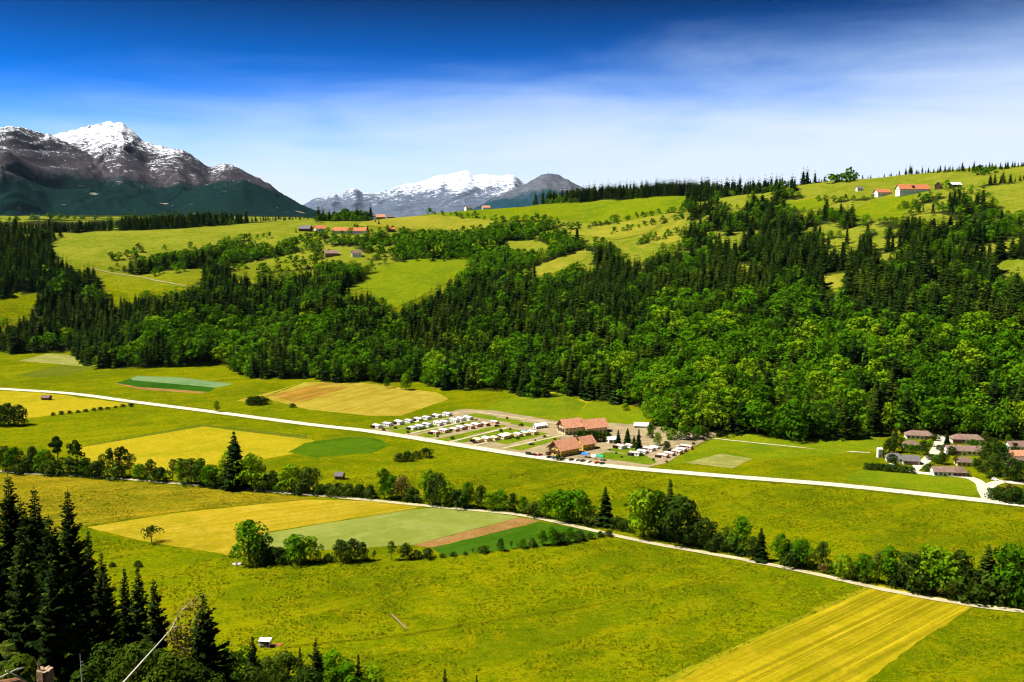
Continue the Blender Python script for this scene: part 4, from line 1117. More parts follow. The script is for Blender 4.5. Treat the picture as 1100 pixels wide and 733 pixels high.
# ------------------------------------------------------------------ houses
def house(name, label, cat_, pxc, pyc, Lx, Ly, hw, hr, rot, wall, roof, hip=False, over=.6, win=(3, 1), gwin=(1, 1), gable=None, chim=1, door=True, dark_half=None, group=None, balcony=False, dormer=None, base=None):
    p = P(pxc, pyc) if base is None else Vector(base)
    if name in ('village_house', 'row_house'): Lx *= .9; Ly *= .88; hw *= .92; hr *= .9; dark_half = tuple(q * .9 for q in dark_half) if dark_half else None
    e = empty(name, (p.x, p.y, p.z - .05), R(rot), label, cat_, group)
    if p.z > 2: hf = -4.0
    else: hf = -.3
    x0, x1, y0, y1 = -Lx / 2, Lx / 2, -Ly / 2, Ly / 2
    mb = MB()
    if hip: mb.box(x0, y0, hf, x1, y1, hw)
    else: mb.prism([(y0, hf), (y1, hf), (y1, hw), (0, hw + hr - .12), (y0, hw)], x0, x1)
    mb.build('wall', wall, e)
    mb = MB(); o = over; k = hr / (Ly / 2); t = .22; ez = hw - k * o
    if hip:
        ri = max(.3, Lx / 2 - Ly / 2 * .85)
        pts_ = [(x0 - o, y0 - o, ez), (x1 + o, y0 - o, ez), (x1 + o, y1 + o, ez), (x0 - o, y1 + o, ez), (-ri, 0, hw + hr), (ri, 0, hw + hr)]
        pts_ += [(a_, b_, c_ + t) for a_, b_, c_ in pts_]
        fs_ = [(0, 1, 5, 4), (1, 2, 5), (2, 3, 4, 5), (3, 0, 4)]
        mb.add(pts_, [f[::-1] for f in fs_] + [tuple(i + 6 for i in f) for f in fs_] + [(i, (i + 1) % 4, 6 + (i + 1) % 4, 6 + i) for i in range(4)])
    else:
        mb.prism([(y0 - o, ez), (0, hw + hr), (y1 + o, ez), (y1 + o, ez + t), (0, hw + hr + t), (y0 - o, ez + t)], x0 - o, x1 + o)
    rf = mb.build('roof', roof, e)
    for i in range(chim):
        mb = MB(); cx = x0 + Lx * (.3 + .4 * i); mb.box(cx - .45, .4, hw + hr * .5, cx + .45, 1.2, hw + hr + .9); mb.build('chimney', M['brownwood'], rf)
    if dormer:
        mb = MB(); mb.prism([(y0 * .95, hw + .1), (y0 * .95, hw + hr * .75), (y0 * .2, hw + hr * .75), (y0 * .2, hw + .1)], dormer - 1.6, dormer + 1.6); mb.build('dormer', M['wood'], rf)
    if gable:
        mb = MB()
        for sx, xx in ((-1, x0), (1, x1)):
            a_, b_ = sorted((xx, xx + sx * .06)); mb.prism([(y0 + .1, hw - .3), (y1 - .1, hw - .3), (0, hw + hr - .35)], a_, b_)
        mb.build('gable_boarding', gable, e)
    def window(face, u, zc, w_, h__):
        f = MB(); g_ = MB()
        if face == 'f':
            f.box(u - w_ / 2 - .1, y0 - .07, zc - h__ / 2 - .1, u + w_ / 2 + .1, y0 + .02, zc + h__ / 2 + .1); g_.box(u - w_ / 2, y0 - .1, zc - h__ / 2, u + w_ / 2, y0 - .05, zc + h__ / 2)
        else:
            xx = x0 if face == 'l' else x1; s = -1 if face == 'l' else 1
            a_, b_ = sorted((xx - s * .02, xx + s * .07)); f.box(a_, u - w_ / 2 - .1, zc - h__ / 2 - .1, b_, u + w_ / 2 + .1, zc + h__ / 2 + .1)
            a_, b_ = sorted((xx + s * .05, xx + s * .1)); g_.box(a_, u - w_ / 2, zc - h__ / 2, b_, u + w_ / 2, zc + h__ / 2)
        wo = f.build('window', M['frame'], e); g_.build('pane', M['darkglass'], wo)
    nx, nst = win; sh = hw / nst
    for s in range(nst):
        for i in range(nx):
            if door and s == 0 and i == nx // 2: continue
            window('f', x0 + Lx * (i + .5) / nx, s * sh + sh * .55, min(1.6, Lx / nx * .45), sh * .45)
    ng, ngs = gwin
    for s in range(ngs):
        for i in range(ng):
            for fc in ('l', 'r'):
                window(fc, y0 + Ly * (i + .5) / ng, s * sh + sh * .55, min(1.4, Ly / ng * .4), sh * .45)
    if door:
        dx_ = x0 + Lx * (nx // 2 + .5) / nx if nx else 0
        mb = MB(); mb.box(dx_ - .6, y0 - .08, 0.02, dx_ + .6, y0 + .02, min(2.2, hw * .8)); mb.build('door', M['brownwood'], e)
    if dark_half:
        mb = MB(); a_, b_ = dark_half; mb.box(a_, y0 - .9, 0, b_, y0 - .03, hw - .45); mb.build('timber_porch', M['wood'], e)
    if balcony:
        mb = MB(); mb.box(x0 - .02 if False else x0 - 1.0, y0 + .8, hw * .55, x0 - .03, y1 - .8, hw * .55 + .9); mb.build('balcony', M['wood'], e)
    return e
# camp buildings
house('camp_building', 'yellow walled camp building with broad red tiled roof beside the parked cars', 'building', 606, 487.5, 18, 13, 5.6, 5.2, 38, M['yellow'], M['redtile'], over=1.6, win=(5, 2), gwin=(3, 2), gable=M['brownwood'], balcony=True)
house('camp_annex', 'smaller yellow annex with red roof on the right of the camp building', 'building', 628, 482, 12, 10, 5.2, 4.2, 38, M['yellow'], M['redtile'], over=1.2, win=(3, 2), gwin=(2, 2), chim=0)
house('guest_house', 'cream guest house with red hipped roof behind the camp building', 'building', 613, 465, 17, 13, 6.5, 5, 25, M['cream'], M['redtile'], over=1.4, win=(5, 2), gwin=(3, 2), gable=M['brownwood'], balcony=True)
house('guest_house', 'second red roofed house half hidden by the tall dark shrubs', 'building', 637, 464, 19, 12, 5.5, 5, 25, M['cream'], M['redtile'], over=1.4, win=(5, 2), gwin=(3, 2), chim=0, gable=M['brownwood'])
house('white_shed', 'small white shed right of the tall dark shrubs', 'shed', 657, 475.5, 7, 5, 3, 1.6, 20, M['white'], M['whiteroof'], win=(2, 1), gwin=(1, 1), chim=0)
house('open_barn', 'dark barn with pale sheet roof at the wood edge behind the camp', 'barn', 689, 460.5, 11, 7, 3, 2, -10, M['wood'], M['whiteroof'], win=(0, 1), gwin=(0, 0), chim=0, door=False)
house('long_hall', 'long white tent hall on the bare site ground behind the camp', 'tent', 580, 460, 11, 4.5, 2.6, 1.6, 35, M['white'], M['whiteroof'], win=(4, 1), gwin=(1, 1), chim=0)
# village
VG = None
house('village_house', 'white house with long pinkish roof at the top of the side road, nearest the wood', 'house', 987, 471, 22, 10, 3.6, 3, -12, M['white'], M['pinktile'], hip=True, win=(6, 1), dark_half=(4, 10.5), chim=1)
house('village_house', 'small tan roofed house among trees below the topmost house', 'house', 979, 481, 13, 9, 3.2, 2.6, -12, M['white'], M['browntile'], hip=True, win=(3, 1), chim=0)
house('village_house', 'left wing house with dark grey roof behind the clipped hedge', 'house', 961, 495.5, 13, 10, 3.2, 3.2, -14, M['white'], M['greytile'], hip=True, win=(3, 1))
house('village_house', 'grey roofed house with dark timber porch beside the side road', 'house', 978, 498, 12, 10, 3.2, 3.2, -14, M['white'], M['greytile'], win=(3, 1), gwin=(2, 1), dark_half=(-3, 4.5), chim=0)
house('village_house', 'long pale house with pinkish roof right of the top of the side road', 'house', 1038, 475.5, 25, 10, 3.8, 3.2, -8, M['white'], M['pinktile'], hip=True, win=(7, 1), dark_half=(-12, -5))
house('village_house', 'long white house with pink roof and dark timber ends in the middle of the village', 'house', 1034, 488, 26, 10, 3.8, 3.2, -8, M['white'], M['pinktile'], win=(7, 1), gwin=(2, 1), dark_half=(-12.5, -5.5))
house('village_house', 'small tan roofed house behind the white house nearest the field', 'house', 1036, 500, 13, 9, 3.6, 2.8, -8, M['cream'], M['browntile'], hip=True, win=(4, 1), chim=0)
house('village_house', 'white house with dark windows nearest the green field', 'house', 1013, 510.5, 16, 9, 3.6, 2.8, -5, M['white'], M['pinktile'], win=(5, 1), gwin=(2, 1))
house('village_house', 'brown timber house with tan roof adjoining the white house nearest the field', 'house', 1031, 511, 10, 9, 3.4, 3.0, -5, M['wood'], M['browntile'], hip=True, win=(3, 1), chim=0)
house('row_house', 'grey roofed row house with dormers at the right edge', 'house', 1093, 483.5, 18, 9, 4, 3.4, 4, M['white'], M['pinktile'], win=(6, 1), gwin=(2, 1), dormer=-4)
house('row_house', 'pink roofed row house at the right edge, middle of three', 'house', 1094, 494, 20, 9, 4.2, 3.4, 4, M['white'], M['redtile'], win=(7, 1), gwin=(2, 1), chim=0)
house('row_house', 'brown roofed row house at the right edge, lowest of three', 'house', 1096, 502, 18, 9, 4, 3.4, 4, M['white'], M['browntile'], win=(5, 1), gwin=(2, 1), dormer=-5)
p = P(944.5, 491.5); e = empty('white_tower', (p.x, p.y, 0), .1, 'slim white tower standing left of the grey roofed village house', 'tower')
mb = MB(); mb.box(-1.5, -1.3, 0, 1.5, 1.3, 6.2); mb.build('wall', M['white'], e)
mb = MB(); mb.prism([(-1.6, 6.2), (1.6, 6.2), (0, 7.3)], -1.7, 1.7); mb.build('roof', M['whiteroof'], e)
mb = MB(); mb.box(-.5, -1.38, .1, .5, -1.32, 2.1); mb.build('door', M['brownwood'], e)
# farms on the terrace
FS = dict(group=None)
house('farmhouse', 'long white farmhouse with long orange roof on the left terrace', 'house', 376, 251, 56, 12, 5.5, 5, -2, M['white'], M['orangetile'], over=1.2, win=(14, 2), gwin=(3, 2), chim=2)
house('farmhouse', 'short white farmhouse with orange roof left of the long one', 'house', 343.5, 249, 16, 12, 6, 5, 24, M['white'], M['orangetile'], over=1.2, win=(4, 2), gwin=(3, 2))
house('farm_barn', 'grey roofed barn at the left end of the terrace farm', 'barn', 328.5, 248.5, 20, 13, 5, 5, -15, M['wood'], M['greytile'], over=1.2, win=(0, 1), gwin=(0, 1), chim=0)
house('farm_shed', 'small orange roofed shed right of the long farmhouse', 'shed', 420, 249, 14, 9, 4.5, 3.5, 18, M['brownwood'], M['orangetile'], win=(3, 1), gwin=(1, 1), chim=0)
house('farm_cottage', 'dark timber cottage with wide pinkish red roof on the slope below the farm', 'house', 356, 275, 19, 12, 5, 4, 14, M['brownwood'], M['pinktile'], over=1.6, win=(4, 2), gwin=(2, 2))
house('farm_cottage', 'white cottage with grey pink roof beside the dark timber one', 'house', 383, 275.5, 14, 10, 5.4, 3.8, 14, M['white'], M['browntile'], over=1, win=(3, 2), gwin=(2, 2), chim=0)
house('ridge_house', 'red roofed house on the skyline above the long farmhouse', 'house', 408.5, 231.5, 17, 11, 5, 4.5, 16, M['brownwood'], M['redtile'], over=1.2, win=(3, 2), gwin=(2, 2))
house('ridge_house', 'low dark house right of the red roofed skyline house', 'house', 420, 231.5, 13, 8, 3, 2.5, 5, M['wood'], M['greytile'], win=(2, 1), gwin=(1, 1), chim=0)
house('far_house', 'white house on the distant green ridge, left one', 'house', 503, 225.5, 14, 10, 6, 4, 30, M['white'], M['greytile'], win=(3, 2), gwin=(2, 2), chim=0)
house('far_house', 'white house with red roof on the distant green ridge, right one', 'house', 522, 224, 16, 9, 4.5, 4, 12, M['white'], M['redtile'], win=(3, 1), gwin=(2, 1), chim=0)
house('farm_shed', 'small dark hut among trees near the brown clearing', 'shed', 553, 257, 12, 8, 4, 3, 0, M['wood'], M['browntile'], win=(2, 1), gwin=(1, 1), chim=0)
house('hill_farm', 'large white farmhouse with bright orange roof and dormer on the right hillside', 'house', 980, 208, 46, 13, 7, 6, 8, M['white'], M['orangetile'], over=1.2, win=(11, 2), gwin=(3, 2), dormer=-2, chim=1)
house('hill_farm', 'smaller orange roofed house left of the large hillside farmhouse', 'house', 947.5, 210, 21, 12, 5, 4.5, 12, M['white'], M['orangetile'], over=1.2, win=(5, 2), gwin=(2, 2))
house('hill_barn', 'dark barn with pale gable right of the hillside farmhouse', 'barn', 1008, 203, 12, 9, 5.5, 4, 60, M['wood'], M['greytile'], win=(0, 1), gwin=(0, 1), chim=0)
house('hill_shed', 'low white roofed shed above the spruce stand on the right hillside', 'shed', 1026, 201, 15, 9, 3.5, 3, 8, M['wood'], M['whiteroof'], win=(0, 1), gwin=(0, 1), chim=0)
house('hill_shed', 'white cabin left of the orange roofed hillside houses', 'shed', 923, 205, 9, 7, 4, 2.5, 5, M['white'], M['greytile'], win=(2, 1), gwin=(1, 1), chim=0)
house('hay_hut', 'small wooden hay hut with grey roof by the lane hedgerow', 'hut', 365, 514.5, 5.2, 4.5, 2.6, 1.9, -12, M['brownwood'], M['greytile'], over=.5, win=(0, 1), gwin=(0, 1), chim=0)
house('hay_hut', 'tiny brown hut in the flower meadow at the left', 'hut', 50, 429.5, 7.5, 5.5, 2.6, 1.8, -6, M['brownwood'], M['browntile'], win=(0, 1), gwin=(0, 1), chim=0)
house('far_house', 'tiny white house in the far valley at the foot of the mountain', 'house', 38, 235, 30, 16, 9, 6, 10, M['white'], M['greytile'], win=(4, 2), gwin=(0, 1), chim=0)
# white trailer in the near meadow
p = P(285, 694.5); e = empty('trailer_hut', p, R(-6), 'white roofed trailer hut with open dark front in the near meadow', 'trailer')
mb = MB(); mb.box(-2.1, -1.2, .6, -1.95, 1.2, 2.7); mb.box(1.95, -1.2, .6, 2.1, 1.2, 2.7); mb.box(-1.95, 1.08, .6, 1.95, 1.2, 2.7); mb.box(-1.95, -1.2, .5, 1.95, 1.2, .62); mb.box(-1.95, -1.2, .62, -.2, -1.1, 1.5); mb.build('wall', M['white'], e)
mb = MB(); mb.prism([(-1.6, 2.55), (1.4, 2.95), (1.4, 3.1), (-1.6, 2.72)], -2.4, 2.4); mb.build('roof', M['whiteroof'], e)
for sx in (-1.3, 1.3):
    mb = MB(); mb.tube([(sx, -1.35, .35), (sx, -1.15, .35)], [.35, .35], 14); mb.build('wheel', M['tyre'], e)
mb = MB(); mb.tube([(2.1, 0, .6), (3.4, 0, .45)], [.06, .05], 6); mb.build('drawbar', M['bark'], e)
mb = MB(); mb.box(.1, .2, .62, 1.7, 1.0, 1.4); mb.build('bench', M['wood'], e)
field('dirt_patch', [(282,695),(292,692),(302,691),(305,692.5),(296,695.5),(286,697)], M.get('soil') or plain('red_dirt', (.22, .09, .03), 1, .3, .4), .12)
# log on the ditch, boulder
a, b = P(421, 661), P(437, 677); e = empty('timber_log', a, 0, 'weathered brown log lying across the ditch in the near meadow', 'log'); d = b - a
mb = MB(); mb.tube([Vector((0, 0, .3)), d * .5 + Vector((.1, 0, .38)), d + Vector((0, 0, .3))], [.42, .38, .3], 9); mb.build('trunk', M['stumpwood'], e)
mb = MB(); mb.tube([d * .75 + Vector((0, 0, .4)), d * .8 + Vector((1.2, .3, .8))], [.09, .03], 5); mb.build('branch_stub', M['deadwood'], e)
for (pxb, pyb, s, lb) in ((255, 606.5, 3.2, 'flat pale boulder at the foot of the big birch like tree'), (303, 606, 1.0, 'small pale stone between the bank shrubs')):
    p = P(pxb, pyb); rg = random.Random(int(pxb)); import bmesh
    bm = bmesh.new(); bmesh.ops.create_icosphere(bm, subdivisions=3, radius=1)
    for v in bm.verts: v.co *= 1 + .28 * (fbm(np.array([v.co.x * 1.4 + 5]), np.array([v.co.y * 1.4 + v.co.z * 1.7]), 3, 2)[0] - .5); v.co.z *= .38; v.co.x *= 1.3
    me = bpy.data.meshes.new('boulder'); bm.to_mesh(me); bm.free(); o = link('boulder', me, M['stone']); o.location = p + Vector((0, 0, .2)); o.scale = (s * .62, s * .5, s * .55); tag(o, lb, 'boulder')

# ------------------------------------------------------------------ mobile homes
def copy_tree(o, parent=None):
    c = o.copy(); COL.objects.link(c)
    if parent: c.parent = parent
    for ch in list(o.children): copy_tree(ch, c)
    return c
def mobile_home(wall, roof, porch=True, L_=8.6, D=5.4):
    e = empty('mobile_home', (0, 0, 0))
    mb = MB(); mb.prism([(-D / 2, .25), (D / 2, .25), (D / 2, 2.6), (0, 3.1), (-D / 2, 2.6)], -L_ / 2, L_ / 2); mb.build('wall', wall, e)
    mb = MB(); mb.prism([(-D / 2 - .3, 2.5), (0, 3.12), (D / 2 + .3, 2.5), (D / 2 + .3, 2.64), (0, 3.28), (-D / 2 - .3, 2.64)], -L_ / 2 - .25, L_ / 2 + .25); mb.build('roof', roof, e)
    mb = MB(); mb.box(-L_ / 2 + .1, -D / 2 + .1, 0, L_ / 2 - .1, D / 2 - .1, .24); mb.build('skirt', M['wood'], e)
    for u in (-2.4, 2.3):
        f = MB(); f.box(u - .65, -D / 2 - .06, 1.1, u + .65, -D / 2 + .02, 2.1); wo = f.build('window', M['frame'], e)
        f = MB(); f.box(u - .55, -D / 2 - .1, 1.2, u + .55, -D / 2 - .04, 2.0); f.build('pane', M['darkglass'], wo)
    mb = MB(); mb.box(-.45, -D / 2 - .07, .3, .45, -D / 2 + .02, 2.3); mb.build('door', M['brownwood'], e)
    mb = MB(); mb.box(-L_ / 2 - .09, -1.2, .9, -L_ / 2 + .02, 1.2, 2.2); mb.build('end_window', M['darkglass'], e)
    if porch:
        mb = MB(); mb.box(-L_ / 2 - .2, -D / 2 - 2.4, .1, -.6, -D / 2 - .1, .35); mb.box(-L_ / 2 - .2, -D / 2 - 2.4, .35, -L_ / 2, -D / 2 - .1, 2.1); mb.box(-.75, -D / 2 - 2.4, .35, -.6, -D / 2 - .1, 2.1); mb.box(-L_ / 2 - .2, -D / 2 - 2.5, 2.1, -.6, -D / 2 - .35, 2.25)
        mb.build('porch', M['wood'], e)
    return e
def row(name, a, b, n, wall, roofs, desc, group, porch_every=2):
    A_, B_ = P(*a), P(*b); d = B_ - A_; rz = math.atan2(d.y, d.x)
    pr = {}
    for i in range(n):
        rf = roofs[i % len(roofs)]; po = (i % porch_every == 0); key = (rf.name, po)
        if key not in pr: o = mobile_home(wall, rf, po); pr[key] = o
        else: o = copy_tree(pr[key])
        q = A_ + d * (i / max(1, n - 1)) + Vector((random.gauss(0, .7), random.gauss(0, .7), 0)); o.location = (q.x, q.y, .05); sc_ = random.uniform(.78, 1.0); o.scale = (sc_, random.uniform(.75, 1.0), sc_); o.rotation_euler = (0, 0, rz - math.pi / 2 + random.gauss(0, .09))
        where = 'at the road end' if i == 0 else 'at the far end' if i == n - 1 else '%s from the road' % ORD[i + 1]
        tag(o, '%s, %s' % (desc, where), 'mobile home', group)
row('a', (406, 459.5), (480, 446.8), 8, M['white'], [M['whiteroof'], M['bluegrey']], 'white mobile home in the backmost camp row', 'mobile homes in the backmost camp row')
row('b', (442, 461.8), (504, 450.7), 8, M['white'], [M['bluegrey'], M['whiteroof']], 'blue grey roofed mobile home in the second camp row', 'mobile homes in the second camp row')
row('c', (468, 466.3), (530, 455.5), 8, M['pinkwall'], [M['pinkroof'], M['whiteroof']], 'pinkish mobile home in the third camp row', 'mobile homes in the third camp row')
row('d', (514, 475.2), (572, 466.5), 8, M['yellowwall'], [M['yellowroof'], M['whiteroof']], 'yellowish mobile home in the camp row nearest the road', 'mobile homes in the yellowish camp row', 3)
row('e', (667, 482), (677, 480.5), 2, M['white'], [M['pinkroof']], 'white pink roofed mobile home beside the conifers', 'mobile homes beside the dark conifers')
row('f', (684, 489), (704, 483), 4, M['white'], [M['pinkroof'], M['whiteroof']], 'white mobile home between camp lawn and dark round tree', 'mobile homes between lawn and round tree')
row('g', (712, 491.5), (738, 482.5), 5, M['pinkwall'], [M['pinkroof'], M['whiteroof']], 'pink mobile home in the rightmost camp row', 'mobile homes in the rightmost camp row')
row('h', (726, 474.5), (744, 472), 3, M['pinkwall'], [M['pinkroof']], 'pink mobile home before the wood right of the camp', 'mobile homes before the wood')
# ------------------------------------------------------------------ parked cars
def car(paint, van=False):
    e = empty('parked_car', (0, 0, 0)); hh = 1.9 if van else 1.42
    mb = MB()
    prof_ = [(-2.15, .3), (2.1, .3), (2.15, .75), (1.2, .9), (.55, hh), (-1.5, hh), (-2.1, .95)] if not van else [(-2.3, .3), (2.3, .3), (2.35, .95), (1.6, 1.1), (1.1, hh), (-2.25, hh)]
    n = len(prof_)
    ins = [.82, .82, .82, .82, .66, .66, .8] if not van else [.9, .9, .88, .88, .8, .82]
    mb.add([(a_, -w_, b_) for (a_, b_), w_ in zip(prof_, ins)] + [(a_, w_, b_) for (a_, b_), w_ in zip(prof_, ins)], [tuple(range(n)), tuple(range(n, 2 * n))[::-1]] + [(i, n + i, n + (i + 1) % n, (i + 1) % n) for i in range(n)])
    mb.build('body', paint, e)
    mb = MB()
    for s in (-1, 1):
        y_ = s * (.80 if not van else .88); a_, b_ = sorted((y_, y_ - s * .2)); mb.box(-1.3, a_, .98, .55, b_, hh - .12)
    mb.build('side_window', M['darkglass'], e)
    mb = MB(); mb.add([(1.16, -.62, .98), (1.16, .62, .98), (.62, .58, hh - .08), (.62, -.58, hh - .08)] if not van else [(1.6, -.7, 1.16), (1.6, .7, 1.16), (1.16, .68, hh - .1), (1.16, -.68, hh - .1)], [(0, 1, 2, 3)]); mb.build('windscreen', M['darkglass'], e)
    for v in e.children:
        if v.name.startswith('windscreen'): v.location = (.04, 0, .03)
    for sx in (-1.35, 1.35):
        for sy in (-.83, .83):
            mb = MB(); mb.tube([(sx, sy - .1, .33), (sx, sy + .1, .33)], [.33, .33], 12); mb.build('wheel', M['tyre'], e)
    return e
def paint(n_, c): return plain(n_, c, .25, .03, 1, .5)
PN = {'black': paint('black_paint', (.012, .012, .014)), 'red': paint('red_paint', (.4, .02, .015)), 'silver': paint('silver_paint', (.5, .5, .52)), 'white': paint('white_paint', (.75, .75, .75)), 'brown': paint('brown_paint', (.1, .04, .02)), 'blue': paint('dark_blue_paint', (.02, .04, .1))}
ra, rb = P(570, 490), P(650, 500); rdir = math.atan2(rb.y - ra.y, rb.x - ra.x)
proto = {}
for c, yy, col_, van, ang, lb in [(568,489.0,'black',True,0,'black van at the left end of the parked cars'), (574,489.8,'black',False,0,'black car behind the black van at the left end'), (580,489.8,'red',False,70,'red car left of the camp building gable'),
        (589,488.6,'brown',True,80,'brown van close before the camp building'), (590,492.2,'black',False,75,'black car nearest the road below the brown van'), (595,492.8,'blue',False,75,'dark blue car below the camp building gable'),
        (605,494,'black',False,75,'black car below the right corner of the camp building'), (614,495,'black',False,70,'black car at the start of the right hand row'), (620,495.6,'silver',False,70,'silver car in the right hand row beside a black one'), (626,496.2,'black',False,70,'black car between two silver ones'),
        (633,497.2,'silver',False,70,'silver car below the blue canopy'), (641,498.2,'red',False,70,'bright red car below the green tent'), (647,499,'black',False,70,'black car at the right end of the parked cars'), (571,478.5,'blue',False,40,'dark blue car at the end of the yellowish camp row'), (534,458.7,'black',False,40,'black car at the far end of the pinkish camp row'), (511,476.6,'black',False,30,'black car at the road end of the yellowish camp row'),
        (729,481.5,'white',False,20,'white car behind the rightmost mobile homes'), (958,501,'white',False,10,'white car on the forecourt behind the clipped hedge'), (1069,516.5,'white',False,0,'white car on the village road beside the junction')]:
    k = (col_, van)
    if k not in proto: o = car(PN[col_], van); proto[k] = o
    else: o = copy_tree(proto[k])
    q = P(c, yy); o.location = (q.x, q.y, .3); o.rotation_euler = (0, 0, rdir + R(ang)); tag(o, lb, 'car', 'parked cars')
# canopies
def canopy(c, yy, w_, l_, h_, m, lb):
    q = P(c, yy); e = empty('canopy', q, rdir, lb, 'canopy')
    mb = MB(); mb.prism([(-l_ / 2, h_), (0, h_ + 1.1), (l_ / 2, h_), (l_ / 2, h_ - .5), (l_ / 2 - .05, h_ - .5), (l_ / 2 - .05, h_ - .08), (0, h_ + 1.0), (-l_ / 2 + .05, h_ - .08), (-l_ / 2 + .05, h_ - .5), (-l_ / 2, h_ - .5)], -w_ / 2, w_ / 2); mb.build('cover', m, e)
    for sx in (-1, 1):
        for sy in (-1, 1):
            mb = MB(); mb.tube([(sx * (w_ / 2 - .15), sy * (l_ / 2 - .15), 0), (sx * (w_ / 2 - .15), sy * (l_ / 2 - .15), h_)], [.06, .06], 6); mb.build('pole', M['frame'], e)
canopy(629, 491.5, 5.5, 4, 2.5, plain('blue_tarpaulin', (.02, .12, .5), .6, .1), 'blue canopy right of the camp building')
canopy(645, 494.6, 5, 4, 3.0, plain('green_tarpaulin', (.01, .25, .13), .6, .1), 'green canopy tent at the right end of the parked cars')
canopy(638, 493.5, 3, 3, 2.4, M['whiteroof'], 'small white canopy between the blue and the green ones')
canopy(563, 466.5, 4, 3.5, 2.3, plain('light_blue_tarpaulin', (.05, .2, .5), .6, .1), 'small blue canopy at the far end of the yellowish camp row')

# ------------------------------------------------------------------ mountains
def mountain_mat(name, tree, snow, c_forest, c_rock, c_snow, jag, streak):
    m, nt, out = new_mat(name)
    tc = N(nt, 'ShaderNodeTexCoord').outputs['Object']
    sep = nt.nodes.new('ShaderNodeSeparateXYZ'); L(nt, tc, sep.inputs[0])
    zz = sep.outputs[2]
    n1 = noise(nt, tc, .0016, 5, .62); n2 = noise(nt, tc, .012, 5, .7, .4); n3 = noise(nt, tc, .05, 3, .7)
    geo = N(nt, 'ShaderNodeNewGeometry'); sn = nt.nodes.new('ShaderNodeSeparateXYZ'); L(nt, geo.outputs['True Normal'], sn.inputs[0])
    h1 = mathn(nt, 'ADD', zz, mathn(nt, 'MULTIPLY', mathn(nt, 'SUBTRACT', n1, .5), jag * 3.2))
    h1 = mathn(nt, 'ADD', h1, mathn(nt, 'MULTIPLY', mathn(nt, 'SUBTRACT', n2, .5), jag * .9))
    fcol = mixc(nt, ramp(nt, n3, .35, .65), c_forest, tuple(x * 1.9 for x in c_forest))
    clr = mathn(nt, 'MULTIPLY', ramp(nt, noise(nt, mapping(nt, tc, 0, (1, 1, 2.2)), .0042, 4, .6, .7), .66, .69), ramp(nt, zz, tree * .93, tree * .7))
    fcol = mixc(nt, clr, fcol, (.22, .2, .14))
    rcol = mixc(nt, ramp(nt, n2, .3, .7), tuple(x * .6 for x in c_rock), tuple(x * 1.35 for x in c_rock))
    col = mixc(nt, ramp(nt, mathn(nt, 'ADD', h1, mathn(nt, 'MULTIPLY', mathn(nt, 'SUBTRACT', n3, .5), 160)), tree - 25, tree + 40), fcol, rcol)
    stv = mapping(nt, tc, 0, (1, .55, 2.2))
    st = noise(nt, stv, streak, 6, .75, .9)
    hs = mathn(nt, 'SUBTRACT', h1, mathn(nt, 'MULTIPLY', mathn(nt, 'MAXIMUM', sn.outputs[0], 0.0), 200))
    hs = mathn(nt, 'ADD', hs, mathn(nt, 'MULTIPLY', mathn(nt, 'SUBTRACT', sn.outputs[2], .8), jag * 1.6))
    cov = ramp(nt, hs, snow - 110, snow + 420, 0, .72)
    stn = mathn(nt, 'ADD', mathn(nt, 'MULTIPLY', ramp(nt, st, .33, .67), .68), mathn(nt, 'MULTIPLY', ramp(nt, n3, .3, .7), .32))
    sf = ramp(nt, mathn(nt, 'SUBTRACT', mathn(nt, 'ADD', stn, cov), 1.0), -.07, .16)
    col = mixc(nt, sf, col, c_snow)
    diffuse_out(nt, out, col, 1, n2, .6, 14)
    return m
